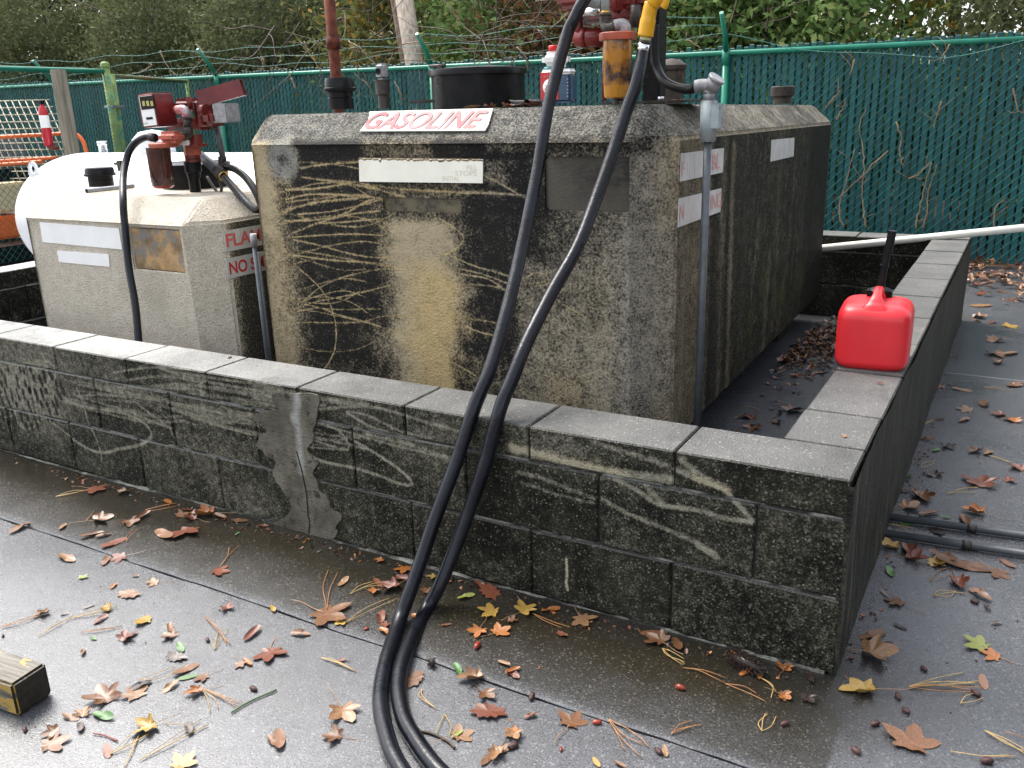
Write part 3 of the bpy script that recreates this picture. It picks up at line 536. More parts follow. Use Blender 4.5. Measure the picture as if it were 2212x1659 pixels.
def plate(name, P4, n, mat, parent, th=.003, off=.001):
    n = np.array(n, float); n /= np.linalg.norm(n); m = MB(); A = [np.array(p)+n*off for p in P4]; T = [a+n*th for a in A]
    m.add(A+T, [(0, 1, 2, 3), (7, 6, 5, 4), (0, 4, 5, 1), (1, 5, 6, 2), (2, 6, 7, 3), (3, 7, 4, 0)]); return m.build(name, mat, parent)
def text(body, mat, parent, BL, ex, ey, width, height, off=.0045, shear=0., name='lettering', bold=.0):
    cu = bpy.data.curves.new('txt', 'FONT'); cu.body = body; cu.size = 1; cu.shear = shear; cu.offset = bold; cu.extrude = 0.; o = bpy.data.objects.new('txt', cu); COL.objects.link(o)
    dg = bpy.context.evaluated_depsgraph_get(); me = bpy.data.meshes.new_from_object(o.evaluated_get(dg)); bpy.data.objects.remove(o); bpy.data.curves.remove(cu)
    co = np.array([v.co[:] for v in me.vertices]); x0, x1, y0, y1 = co[:, 0].min(), co[:, 0].max(), co[:, 1].min(), co[:, 1].max()
    ex = np.array(ex, float); ex /= np.linalg.norm(ex); ey = np.array(ey, float); ey /= np.linalg.norm(ey); nn = np.cross(ex, ey)
    if height is None: height = (y1-y0)/(x1-x0)*width
    N = np.array(BL)+np.outer((co[:, 0]-x0)/(x1-x0)*width, ex)+np.outer((co[:, 1]-y0)/(y1-y0)*height, ey)+nn*off
    for v, q in zip(me.vertices, N): v.co = q
    me.materials.clear(); me.materials.append(mat); me.update(); return link(name, me, parent)
# GASOLINE sign on the front chamfer
cp = (0, Y0, 1.205); cn = (0, -1, 1.05)
sgn = [UP(*R('a2', x, y), cp, cn) for x, y in [(845, 1050), (1835, 1045), (1862, 1000), (1900, 870), (925, 895), (915, 960)]]
m = MB(); nn = np.array([0, -1, 1.])/math.sqrt(2); A = [p+nn*.003 for p in sgn]; T = [p+nn*.008 for p in sgn]; nA = len(A); m.add(A+T, [tuple(range(nA)), tuple(range(2*nA-1, nA-1, -1))]+[(i, (i+1) % nA, (i+1) % nA+nA, i+nA) for i in range(nA)])
sg = m.build('sign_plate', M_sign, big); tag(sg, label='white sign with faded red slanted capitals')
BL = UP(*R('a2', 872, 1036), cp, cn); BR = UP(*R('a2', 1835, 1030), cp, cn); TL = UP(*R('a2', 935, 905), cp, cn); TR = UP(*R('a2', 1878, 888), cp, cn)
ex_ = BR-BL; ey_ = np.array([0, 1, 1.]); hh = (TL-BL)@(ey_/math.sqrt(2)); ww = (TR-BL)@(ex_/np.linalg.norm(ex_))
text('GASOLINE', M_pink, sg, BL, ex_, ey_, ww, hh, .0095, shear=.42, bold=.022)
def wallsign(P4, mat, parent, y): return plate('sign_plate', [U(*p, 1, y) for p in P4], (0, -1, 0), mat, parent)
s1 = wallsign([R('a2', 835, 1252), R('a2', 1818, 1262), R('a2', 1815, 1450), R('a2', 840, 1438)], M_signc, big, Y0)
m = MB(); gx0 = U(*R('a2', 835, 1252), 1, Y0); gx1 = U(*R('a2', 1818, 1262), 1, Y0); V = []; n = 60
for i in range(n+1): q_ = gx0+(gx1-gx0)*i/n; V += [q_+np.array([0, -.0035, .003]), q_+np.array([0, -.0045, -.003-abs(random.gauss(0, .004))])]
m.add(V, [(2*i, 2*i+1, 2*i+3, 2*i+2) for i in range(n)]); m.build('scorched_edge', simple('burnt_yellow_grime', (.16, .10, .03), .7, var=.5, scale=60), s1)
for tx, x, y, w_ in [('FILL', 1690, 1345, 100), ('STOPS', 1600, 1388, 200), ('INITIAL', 1500, 1430, 160)]:
    a = U(*R('a2', x, y), 1, Y0); text(tx, simple('ghost_lettering', (.68, .62, .50), .6, var=.05), s1, a, (1, 0, 0), (0, 0, 1), SZ(w_*K, a), .016, .005)
wallsign([R('b1', 318, 250), R('b1', 945, 300), R('b1', 972, 467), R('b1', 343, 408)], M_signw, sm, YS)
wallsign([R('b1', 457, 474), R('b1', 865, 505), R('b1', 873, 604), R('b1', 472, 566)], M_signw, sm, YS)
# signs on the right-hand faces
def sidesign(P4, mat, parent, x): return plate('sign_plate', [U(*p, 0, x) for p in P4], (1, 0, 0), mat, parent, .003, .001)
xr_ = -.7035
s3 = sidesign([R('a3', 1357, 1438), R('a3', 1693, 1365), R('a3', 1703, 1172), R('a3', 1365, 1215)], M_signd, big, xr_); s4 = sidesign([R('b3', 1340, 292), R('b3', 1675, 168), R('b3', 1683, -18), R('b3', 1348, 65)], M_signd, big, xr_)
def stext(tx, g_, x, y, w_, h_, mat, par, X=xr_, bold=.0):
    a = U(*R(g_, x, y), 0, X); b_ = U(*R(g_, x+w_, y), 0, X); c_ = U(*R(g_, x, y-h_), 0, X); text(tx, mat, par, a, (0, 1, 0), (0, 0, 1), abs(b_[1]-a[1]), abs(c_[2]-a[2]), .0055, bold=bold)
stext('F', 'a3', 1363, 1400, 24, 120, M_redf, s3); stext('BL', 'a3', 1606, 1345, 60, 120, M_redf, s3); stext('N', 'b3', 1347, 240, 34, 130, M_redf, s4); stext('ING', 'b3', 1592, 160, 84, 120, M_redf, s4)
s5 = sidesign([R('a4', 198, 1280), R('a4', 382, 1238), R('a4', 388, 1090), R('a4', 205, 1108)], M_signd, big, -.728)
E9 = lambda x, y: (460.9+x*.17288, 449.9+y*.17288)
xs_ = -2.64
def longsign(bl, tl, ln):
    a = U(*E9(*bl), 0, xs_); b_ = U(*E9(*tl), 0, xs_); y0 = a[1]-.004; return plate('sign_plate', [(xs_, y0, a[2]), (xs_, y0+ln, a[2]), (xs_, y0+ln, b_[2]), (xs_, y0, b_[2])], (1, 0, 0), M_signd, sm, .003, .001)
s6 = longsign((160, 545), (125, 285), .46); s7 = longsign((190, 880), (163, 630), .46)
def st2(tx, x0, y0, x1, y1, hpx, mat, par, bold=0):
    a = U(*E9(x0, y0), 0, xs_); b_ = U(*E9(x1, y1), 0, xs_); c_ = U(*E9(x0, y0-hpx), 0, xs_); text(tx, mat, par, a, (0, 1, 0), (0, 0, 1), abs(b_[1]-a[1]), abs(c_[2]-a[2]), .0055, bold=bold)
ya = U(*E9(160, 488), 0, xs_); yb_ = U(*E9(465, 440), 0, xs_); zc2 = U(*E9(160, 320), 0, xs_); text('FLAMMABLE', M_red, s6, ya, (0, 1, 0), (0, 0, 1), (yb_[1]-ya[1])/.30, zc2[2]-ya[2], .0055, bold=.02)
ya = U(*E9(200, 830), 0, xs_); yb_ = U(*E9(415, 790), 0, xs_); zc2 = U(*E9(200, 670), 0, xs_); text('NO SMOKING', simple('bright_red_lettering', (.55, .03, .04), .5), s7, ya, (0, 1, 0), (0, 0, 1), (yb_[1]-ya[1])/.235, zc2[2]-ya[2], .0055, bold=.02)
if 0: st2('', 0, 0, 0, 0, 0, simple('bright_red_lettering', (.55, .03, .04), .5), s7, .015)

# ------------------------------------------------------------------ small hardware materials
M_blk = simple('black_painted_steel', (.009, .009, .010), .32, var=.3, scale=20, bump=.1, dirt=(.03, .03, .03), dscale=11, dthr=.62, spec=.15)
M_blkp = simple('black_plastic', (.008, .008, .009), .36, var=.3, scale=20, bump=.05, spec=.18)
M_rub = simple('black_rubber_hose', (.007, .008, .012), .27, var=.4, scale=9, bump=.25, bscale=45, dirt=(.02, .02, .024), dscale=6, dthr=.6, spec=.3)
M_galv = simple('galvanized_metal', (.30, .31, .32), .42, .7, var=.2, scale=30, bump=.1)
M_cond = simple('painted_gray_conduit', (.085, .095, .105), .5, .2, var=.2, scale=16, bump=.08, dirt=(.07, .075, .08), dscale=20, dthr=.6)
M_cast = simple('cast_gray_fitting', (.30, .30, .31), .5, .5, var=.25, scale=40, bump=.5, bscale=200)
M_patina = simple('pale_green_gray_fitting', (.33, .38, .38), .55, .2, var=.12, scale=30, bump=.2, dirt=(.22, .24, .24), dscale=12, dthr=.55)
M_dred = simple('dark_red_paint', (.16, .018, .016), .3, var=.35, scale=12, bump=.15, dirt=(.035, .012, .010), dscale=9, dthr=.55, bscale=60)
M_ored = simple('orange_red_paint', (.36, .075, .04), .4, var=.25, scale=14, dirt=(.22, .18, .16), dscale=12, dthr=.66)
M_iron = simple('rusty_black_iron', (.035, .027, .022), .5, var=.5, scale=30, bump=.3, dirt=(.09, .04, .02), dscale=18, dthr=.6)
M_rust = simple('rusty_red_pipe', (.11, .030, .018), .75, var=.5, scale=20, bump=.3, spec=.2, dirt=(.17, .13, .12), dscale=7, dthr=.58)
M_sil = simple('polished_aluminium', (.75, .76, .78), .22, .95, var=.1, scale=40)
M_brass = simple('brass', (.6, .38, .1), .35, .9)
M_gcap = simple('grey_brown_vent_cap', (.045, .038, .032), .6, .1, var=.4, scale=20, bump=.3, spec=.2, dirt=(.11, .065, .045), dscale=9, dthr=.56)
M_yel = simple('chipped_yellow_handle', (.72, .36, .01), .3, var=.1, scale=10, dirt=(.30, .20, .06), dscale=16, dthr=.62)
def amber():
    t = NT('stained_amber_bowl'); p = t.pos(); sp = t.N('ShaderNodeSeparateXYZ'); t.t.links.new(p, sp.inputs[0]); n = t.noise(p, 14, 4, .6)
    c = t.mix(t.ramp(n, .44, .6), (.42, .17, .015), (.035, .02, .018)); c = t.mix(t.ramp(t.noise(p, 25, 4), .5, .7), c, (.25, .10, .02)); z = t.ramp(t.math('ADD', sp.outputs[2], t.math('MULTIPLY', n, .01)), 1.368, 1.372); c = t.mix(z, (.52, .22, .01), c)
    return t.out(c, .25, spec=.6, coat=.4)
M_amb = amber()
def redbowl():
    t = NT('dark_red_filter_bowl'); p = t.pos(); sp = t.N('ShaderNodeSeparateXYZ'); t.t.links.new(p, sp.inputs[0]); z = t.ramp(sp.outputs[2], 1.018, 1.022); c = t.mix(z, (.30, .01, .008), t.mix(t.ramp(t.noise(p, 14, 4), .4, .6), (.035, .010, .009), (.07, .022, .018))); return t.out(c, .15, coat=.6)
M_bowl = redbowl()
def cylY(name, mat, parent, u, v0, v1, w, y, prof=None, n=28, top=None):
    """upright turned part at photo column u between rows v0 (top) and v1 (bottom), w wide, standing at depth y"""
    a = U(u, v1, 1, y); b_ = U(u, v0, 1, y); r = SZ(w, a)/2; h = b_[2]-a[2]; m = MB()
    pr = prof or [(0, 0), (1, 0), (1, 1), (0, 1)]; m.lathe(a, [(r*p, h*q) for p, q in pr], n); o = m.build(name, mat, parent)
    for f_ in o.data.polygons: f_.use_smooth = True
    for e in o.data.edges: pass
    o.data.set_sharp_from_angle(angle=rad(35)); return a, r, h, o
def sharp(o, a=35): 
    for p in o.data.polygons: p.use_smooth = True
    o.data.set_sharp_from_angle(angle=rad(a)); return o
CAPP = [(0, 0), (.82, 0), (.82, .35), (.86, .36), (.82, .38), (.82, .55), (1.0, .56), (1.04, .60), (1.04, .68), (.97, .70), (.94, .93), (.88, 1.), (0, 1.)]
ZT = 1.306
# caps and fittings on the large tank (parts of the tank)
cylY('fill_cap', M_blkp, big, 738, 168, 236, 66, .96, CAPP)
a, r, h, o = cylY('vent_gauge', M_iron, big, 830, 172, 234, 31, 1.42, [(0, 0), (.8, 0), (.8, .45), (1, .5), (1, .95), (1.15, .96), (1.15, 1.), (0, 1.)])
m = MB(); c = a+np.array([0, 0, h+.035]); m.box(c, (.048, .05, .07)); q = m.build('gauge_head', M_cast, o, bevel=.012, seg=3)
m = MB(); m.lathe(c+np.array([0, -.0255, 0]), [(.0001, 0), (.014, 0), (.014, .003), (.009, .003), (.009, .001), (.0001, .001)], 16, axis=(0, -1, 0)); m.box(c+np.array([0, -.027, 0]), (.006, .002, .014)); m.build('gauge_lens', M_blk, o)
mc = U(1035, 222, 1, 1.75); mr = SZ(208, mc)/2; zb_ = 1.29; hh_ = .20
m = MB(); m.lathe((mc[0], mc[1], zb_), [(mr*.97, 0), (mr*.96, hh_*.93)], 48); man = sharp(m.build('manway_drum', M_blk, big))
m = MB(); m.lathe((mc[0], mc[1], zb_+hh_*.86), [(mr*.97, -.012), (mr*1.02, -.012), (mr*1.02, .008), (mr*1.0, .016), (mr*.6, .024), (0, .026)], 48); sharp(m.build('manway_lid', M_blk, man))
m = MB(); e = U(955, 165, 1, mc[1]-mr*.80); m.box(e, (.022, .03, .075)); m.box(e+np.array([0, -.012, .035]), (.03, .02, .018)); m.cyl(e+np.array([-.06, -.01, .045]), e+np.array([.03, -.01, .045]), .007); m.box(e+np.array([0, -.014, -.02]), (.032, .02, .03)); m.build('lid_clamp', M_iron, man, bevel=.003)
m = MB(); q = U(912, 219, 1, 1.3); m.box(q, (.09, .07, .012)); m.build('steel_bracket', M_iron, big, bevel=.003)
cylY('vent_cap', M_gcap, big, 1448, 126, 234, 60, 2.2, [(0, 0), (.86, 0), (.86, .40), (.97, .42), (.97, .74), (1.1, .78), (1.12, .82), (1.1, .86), (.6, .97), (0, 1)])
cylY('vent_cap', M_gcap, big, 1689, 186, 224, 50, 2.95, [(0, 0), (.8, 0), (.74, .3), (.8, .36), (.8, .4), (1., .45), (1., .95), (.9, 1), (0, 1)])
# base channel and plate of the pump on the large tank
# ------------------------------------------------------------------ pump on the large tank
YP = .84
pump = empty('fuel_pump', (-1.0, 1.0, 1.31)); tag(pump, 'dark red pump with amber filter bowl on the large stained tank', 'fuel pump')
def pbox(name, mat, par, g_, x0, y0, x1, y1, Y, dy, bevel=.006, seg=2):
    a = U(*R(g_, x0, y0), 1, Y); b_ = U(*R(g_, x1, y1), 1, Y); m = MB(); m.box2((a[0], Y, a[2]), (b_[0], Y+dy, b_[2])); return m.build(name, mat, par, bevel=bevel, seg=seg)
def ptube(name, mat, par, pts, rpx, n=16, sm_=4):
    """pts: (u, v, Y)"""
    P = [U(u, v, 1, y) for u, v, y in pts]; r = SZ(rpx, P[0]); m = MB(); m.tube(catmull(P, sm_) if len(P) > 2 and sm_ > 1 else P, r, n); return m.build(name, mat, par)
A3 = lambda x, y, Y: (*R('a3', x, y), Y)
pb = pbox('pump_body', M_dred, pump, 'a3', 455, -230, 545, 190, 1.06, .16, .012, 3)
m = MB(); a = U(*R('a3', 620, -60), 1, 1.02); m.box2((a[0]-.10, .98, a[2]-.05), (a[0]+.27, 1.15, a[2]+.28)); m.build('meter_housing', M_dred, pump, bevel=.02, seg=3)
pbox('gear_housing', M_dred, pump, 'a3', 806, -200, 870, 100, .93, .05, .008); pbox('gear_housing', M_dred, pump, 'a3', 870, -200, 990, 60, .97, .12, .012)
pbox('gear_housing', M_dred, pump, 'a3', 590, 60, 1060, 150, 1.02, .10, .01)
ptube('inlet_pipe', M_dred, pump, [A3(545, 300, 1.04), A3(770, 295, 1.04)], 19, 24, 1)
for x in (612, 700): ptube('pipe_flange', M_dred, pump, [A3(x-16, 298, 1.04), A3(x+16, 296, 1.04)], 24 if x < 650 else 17, 6 if x < 650 else 24, 1)
ptube('inlet_pipe', M_dred, pump, [A3(560, 140, 1.03), A3(560, 300, 1.03)], 10, 20, 1); ptube('riser_pipe', M_iron, pump, [A3(1010, 40, .95), A3(1008, 220, .95)], 12, 20, 1)
ptube('riser_pipe', M_dred, pump, [A3(775, 300, 1.1), A3(762, 800, 1.1)], 6, 18, 1); ptube('riser_pipe', M_dred, pump, [A3(880, 250, 1.1), A3(875, 800, 1.1)], 11, 18, 1)
# silver union and elbows
ptube('union_fitting', M_patina, pump, [A3(590, -30, .84), A3(660, 10, .86), A3(740, 15, .87)], 14, 20, 4); ptube('union_fitting', M_patina, pump, [A3(765, -120, .86), A3(772, 95, .86)], 9.5, 20, 1)
ptube('pipe_nipple', M_sil, pump, [A3(600, 95, .92), A3(740, 90, .92)], 9, 20, 1); ptube('brass_ring', M_brass, pump, [A3(771, 88, .86), A3(771, 108, .86)], 10.5, 20, 1)
ptube('iron_elbow', M_iron, pump, [A3(771, 108, .86), A3(772, 190, .86), A3(795, 225, .85), A3(850, 215, .85)], 12.5, 20, 5); ptube('iron_elbow', M_iron, pump, [A3(771, 106, .86), A3(771, 128, .86)], 14.5, 20, 1)
ptube('galvanized_elbow', M_cast, pump, [A3(845, 205, .855), A3(900, 195, .86), A3(925, 215, .86), A3(930, 262, .86)], 13, 20, 5)
# filter
a, r, h, fl = cylY('filter_bowl', M_amb, pump, 1333.5, 86, 213, 62, YP, [(0, 0), (.55, 0), (.85, .02), (.92, .06), (.97, .25), (1., .27), (1., 1), (0, 1)], 36)
cylY('filter_head', M_ored, pump, 1334, 70, 87, 80, YP, [(0, 0), (.98, 0), (1, .2), (1, .9), (.95, 1), (0, 1)], 36); cylY('drain_plug', M_iron, fl, 1331, 212, 226, 14, YP)
# black mounting channel behind the nozzle
m = MB(); a = U(*R('a3', 1068, 800), 1, 1.12); b_ = U(*R('a3', 1196, 800), 1, 1.12); x0, x1 = a[0], b_[0]; zt_ = 1.66
m.box2((x0, 1.12, 1.30), (x1, 1.126, zt_)); m.box2((x0, 1.1265, 1.30), (x0+.006, 1.18, zt_)); m.box2((x1-.006, 1.1265, 1.30), (x1, 1.18, zt_)); m.build('mounting_channel', M_blk, pump, bevel=.0015)
m = MB(); m.box2((x0-.12, 1.02, 1.307), (x1+.14, 1.30, 1.315)); m.build('mounting_plate', M_iron, pump, bevel=.0015)
m = MB(); m.cyl((x1+.03, 1.06, 1.315), (x1+.03, 1.06, 1.327), .011, 6); m.build('bolt', M_sil, pump)
m = MB(); e = U(*R('a3', 1180, 200), 1, 1.05); m.box(e, (.035, .06, .22)); m.box(e+np.array([.06, 0, .12]), (.12, .03, .02)); m.build('nozzle_holster', M_blk, pump, bevel=.004)
ptube('holster_chain', M_iron, pump, [A3(1130, 440, 1.0), A3(1132, 490, 1.0), A3(1130, 525, 1.0)], 1.5, 8, 2)
# nozzle
noz = empty('fuel_nozzle', U(1400, 70, 1, .80)); tag(noz, 'chipped yellow nozzle with silver ferrule hanging beside the amber filter', 'fuel nozzle')
yN = .80
P = [U(*R('a3', x, y), 1, yN) for x, y in [(1088, 290), (1102, 200), (1120, 100), (1140, 20)]]; s_ = SZ(1, P[0]); m = MB(); m.tube(catmull(P, 5), [17*s_]*8+[15.5*s_]*8, 20); m.build('grip', M_yel, noz, bevel=0)
P = [U(*R('a3', x, y), 1, yN) for x, y in [(1135, 20), (1160, -10), (1200, -60), (1240, -200)]]; m = MB(); m.tube(catmull(P, 5), 20*s_, 20); m.tube(catmull([U(*R('a3', x, y), 1, yN) for x, y in [(1225, 60), (1245, 20), (1250, -60)]], 4), 9*s_, 12); m.build('nozzle_body', M_yel, noz)
P = [U(*R('a3', x, y), 1, yN) for x, y in [(1240, -200), (1330, -260), (1470, -240), (1600, -100)]]; m = MB(); m.tube(catmull(P, 6), 9*s_, 16); m.build('spout', M_sil, noz)
P = [U(*R('a3', x, y), 1, yN) for x, y in [(1086, 320), (1092, 290)]]; m = MB(); m.tube(P, 12*s_, 20); m.build('swivel_collar', simple('pale_green_seal', (.5, .5, .3), .5), noz)
P = [U(*R('a3', x, y), 1, yN) for x, y in [(1080, 345), (1085, 318)]]; m = MB(); m.tube(P, 13.2*s_, 20); m.build('swivel_collar', M_iron, noz)
P = [U(*R('a3', x, y), 1, yN) for x, y in [(1062, 428), (1080, 338)]]; m = MB(); m.tube(P, 13*s_, 24); m.build('ferrule', M_sil, noz)
# ------------------------------------------------------------------ the long hose
def hosepts():
    L1 = [(1392, -78, 1.03), (1352, -92, .96), (1310, -72, .86), (1262, 0, .78), (1241, 41, .76), (1223, 82, .74), (1187, 218, .63), (1160, 375, .50), (1130, 521, .36), (1102, 643, .23), (1061, 790, .075), (1025, 880, .0), (985, 1000, -.055), (939, 1123, -.12), (911, 1206, -.18), (887, 1275, -.24), (862, 1343, 'g'), (835, 1425, 'g'), (822, 1493, 'g'), (825, 1547, 'g'), (843, 1616, 'g'), (868, 1665, 'g'), (905, 1720, 'g'), (960, 1775, 'g'), (1020, 1800, 'g'), (1050, 1770, 'g'), (1010, 1720, 'g'), (945, 1662, 'g'), (900, 1602, 'g'), (871, 1547, 'g'), (861, 1479, 'g'), (876, 1411, 'g'), (917, 1324, -.22), (952, 1259, -.16), (1001, 1137, -.085), (1048, 1000, -.035), (1080, 885, .0), (1111, 807, .065), (1138, 739, .14), (1193, 630, .28), (1247, 534, .40), (1290, 423, .53), (1329, 314, .64), (1351, 246, .70), (1370, 196, .735), (1381, 153, .765), (1388, 112, .80)]
    out = []
    for i, (u, v, y) in enumerate(L1):
        if y == 'w': p = U(u, v, 1, -.018)
        elif y == 'g': p = U(u, v, 2, .0175)
        else: p = U(u, v, 1, y)
        out.append(p)
    return out
HP = hosepts(); m = MB(); m.tube(catmull(HP, 9), .0192, 20); hs_ = m.build('fuel_hose', M_rub); tag(hs_, 'long black rubber hose looped over the front wall onto the wet slab', 'hose')
# ------------------------------------------------------------------ bottle
bt = empty('oil_bottle', U(1198, 222, 1, 1.2)); tag(bt, 'two-chamber plastic oil bottle with red cap and blue oil on the large tank', 'bottle')
G4 = lambda x, y: (2050/1.8228+x*.13826, 180/1.8228+y*.13826)
yB = 1.18
def bbox(name, mat, x0, y0, x1, y1, Y, dy, bev, par=bt):
    a = U(*G4(x0, y0), 1, Y); b_ = U(*G4(x1, y1), 1, Y); m = MB(); m.box2((a[0], Y, a[2]), (b_[0], Y+dy, b_[2])); return m.build(name, mat, par, bevel=bev, seg=3)
M_wp = simple('white_plastic', (.82, .83, .82), .35, var=.03); M_blue = simple('blue_oil_chamber', (.035, .085, .16), .2, var=.25, scale=20, spec=.6); M_teal = simple('teal_neck', (.1, .35, .35), .35)
bbox('lower_chamber', M_blue, 280, 430, 790, 893, yB, .06, .012); bbox('shoulder', M_wp, 284, 378, 786, 440, yB-.001, .062, .012); bbox('lower_neck', M_teal, 340, 325, 560, 385, yB+.01, .04, .006); bbox('upper_chamber', M_wp, 290, 95, 700, 330, yB-.002, .064, .02)
a = U(*G4(520, 85), 1, yB+.03); m = MB(); m.lathe(a, [(0, 0), (.019, 0), (.019, .018), (.017, .02), (0, .02)], 24); m.build('screw_cap', simple('red_cap', (.6, .02, .02), .35), bt)
lab = bbox('front_label', simple('red_label', (.62, .03, .03), .4, var=.04), 310, 420, 590, 842, yB-.0015, .0015, 0)
def btext(tx, x, y, w_, h_, mat): a = U(*G4(x, y), 1, yB-.0016); text(tx, mat, lab, a, (1, 0, 0), (0, 0, 1), SZ(w_*.13826, a), SZ(h_*.13826, a), .0012)
el = MB(); c = U(*G4(460, 650), 1, yB-.002); el.lathe(c, [(0, 0), (.030, 0), (.030, .0006), (0, .0006)], 32, axis=(0, -1, 0)); o = el.build('label_oval', M_wp, lab)
btext('pro', 368, 505, 75, 34, simple('pink_print', (.8, .3, .3), .4)); btext('mix', 445, 505, 80, 34, simple('navy_print', (.03, .04, .2), .4)); btext('2', 375, 690, 40, 75, simple('red_print', (.6, .02, .02), .4))
for k in range(6): a = U(*G4(735, 520+k*54), 1, yB-.0005); m = MB(); m.box(a, (.006, .0015, .0014)); m.build('level_mark', M_wp, bt)
# pipe stubs lying on the tank
for g_, p0, p1, r_, lab_ in [('a3', (0, 770), (120, 785), 9, 'short rusty pipe stub lying between manway and bottle, farther left'), ('a3', (150, 795), (240, 780), 9.5, 'hollow rusty pipe stub lying just left of the oil bottle')]:
    a = U(*R(g_, *p0), 1, 1.08); b_ = U(*R(g_, *p1), 1, 1.20); a[2] = b_[2] = 1.306+.013; r = .0125; m = MB(); m.tube([a, a+(b_-a)*.99], r, 18, cap=False); m.tube([b_, a+(b_-a)*.0], r*.75, 18, cap=False); m.tube([a, a+(b_-a)*.25], r*1.12, 18, cap=False)
    m.add([a], []); d = (b_-a)/np.linalg.norm(b_-a); tag(m.build('pipe_stub', M_iron), lab_, 'pipe stub')
# rusty red vent stack
a = U(728, 190, 1, 1.9); b_ = U(704, -260, 1, 1.9); m = MB(); m.tube([(a[0], 1.9, 0), (a[0], 1.9, b_[2])], .029, 20); m.tube([(a[0], 1.9, 1.62), (a[0], 1.9, 1.68)], .036, 20); tag(m.build('vent_pipe', M_rust), 'tall rusty red vent pipe rising behind the large tank', 'pipe')
# ------------------------------------------------------------------ grey conduit at the right corner of the large tank
cn_ = empty('electrical_conduit', (-.64, .88, 0)); tag(cn_, 'grey conduit with cast elbow rising beside the large tank corner', 'conduit')
q = U(1529, 300, 1, .88); X0 = q[0]
m = MB(); m.tube([(X0-.002, .88, .0), (X0, .88, q[2])], .0125, 16); m.build('conduit_pipe', M_cond, cn_)
m = MB(); b0_ = U(1533, 216, 1, .88); m.tube([(X0, .88, q[2]-.008), (X0, .88, b0_[2])], .0255, 16); m.box((X0+.028, .875, (q[2]+b0_[2])/2+.01), (.03, .04, .075)); m.build('conduit_body', M_patina, cn_, bevel=.003)
m = MB(); e = U(1534, 190, 1, .88); m.tube([(X0, .88, b0_[2]), (X0, .88, e[2]-.01)], .0185, 6); m.tube(catmull([(X0, .88, e[2]-.015), (X0, .88, e[2]), (X0-.015, .878, e[2]+.008), (X0-.045, .875, e[2]+.006)], 4), .0195, 18); m.tube([(X0+.002, .88, e[2]-.004), (X0+.022, .872, e[2]+.026)], .0235, 6); m.tube([(X0+.02, .872, e[2]+.022), (X0+.026, .871, e[2]+.03)], .027, 12); m.build('conduit_elbow', M_cast, cn_)
P = [(X0-.04, .876, e[2]+.006)]+[tuple(U(*R('a3', x, y), 1, yy)) for x, y, yy in [(1440, 708, .90), (1330, 690, .93), (1240, 640, .96), (1190, 560, .99), (1165, 470, 1.0), (1158, 330, 1.01), (1165, 200, 1.02)]]
m = MB(); m.tube(catmull(P, 8), .0145, 16); m.build('flexible_conduit', M_blkp, cn_)

# ------------------------------------------------------------------ small pump
p2 = empty('fuel_pump', (-3.0, .95, .98)); tag(p2, 'dark red pump with dial meter on the smaller pale tank', 'fuel pump')
yq = .84
def zbox(name, mat, par, x0, y0, x1, y1, Y, dy, bev=.006, rz=0., seg=2):
    a = U(*Z5(x0, y0), 1, Y); b_ = U(*Z5(x1, y1), 1, Y); c = (a+b_)/2; m = MB(); w_, h_ = abs(b_[0]-a[0]), abs(b_[2]-a[2]); m.box((0, dy/2, 0), (w_, dy, h_)); V = m.v[0]; cr, sr = math.cos(rz), math.sin(rz)
    m.v[0] = V @ np.array([[cr, 0, -sr], [0, 1, 0], [sr, 0, cr]])+np.array([c[0], Y, c[2]]); return m.build(name, mat, par, bevel=bev, seg=seg)
def ztube(name, mat, par, pts, rpx, n=18, sm_=4, r2=None):
    P = [U(*Z5(x, y), 1, Y) for x, y, Y in pts]; r = SZ(rpx, P[0]); m = MB(); m.tube(catmull(P, sm_) if len(P) > 2 else P, r, n); return m.build(name, mat, par)
mb = zbox('meter_box', M_dred, p2, 150, 283, 500, 835, .80, .115, .008, rad(-3), 3)
fp = zbox('meter_face', M_signw, mb, 195, 325, 480, 805, .798, .002, 0, rad(-3)); zbox('register_window', M_blk, fp, 200, 330, 455, 535, .7965, .0015, 0, rad(-3))
for k in range(3): zbox('digit_wheel', simple('olive_digit', (.45, .42, .12), .5), fp, 245+k*66, 405, 298+k*66, 485, .795, .0015, 0, rad(-3))
zbox('totalizer', M_blk, fp, 310, 670, 420, 705, .7965, .0015, 0, rad(-3)); a = U(*Z5(232, 790), 1, .797); text('GALLONS', M_blk, fp, a, (1, 0, .05), (0, 0, 1), .045, .006, .0012)
zbox('pump_casting', M_dred, p2, 700, 370, 1010, 560, .92, .12, .02, 0, 3); zbox('pump_casting', M_dred, p2, 1010, 360, 1200, 880, .90, .12, .02, 0, 3); zbox('pump_casting', M_dred, p2, 560, 700, 1290, 870, .95, .1, .015)
ztube('pump_boss', M_dred, p2, [(1010, 390, .88), (1025, 395, .96)], 7, 18, 1); ztube('outlet_flange', M_dred, p2, [(800, 560, .88), (870, 560, .88)], 10, 20, 1)
ztube('motor_housing', M_dred, p2, [(1230, 560, .90), (1300, 560, .90)], 13, 24, 1); zbox('motor_housing', M_dred, p2, 1170, 560, 1390, 820, .88, .11, .02, 0, 3); zbox('junction_box', M_cast, p2, 1380, 450, 1640, 760, .90, .08, .004)
ztube('outlet_elbow', simple('chipped_red_grey_elbow', (.45, .14, .14), .45, .2, var=.3, scale=25, dirt=(.4, .4, .42), dscale=12, dthr=.5), p2, [(830, 550, .87), (920, 545, .87), (965, 600, .87), (965, 670, .87)], 9.5, 20, 4)
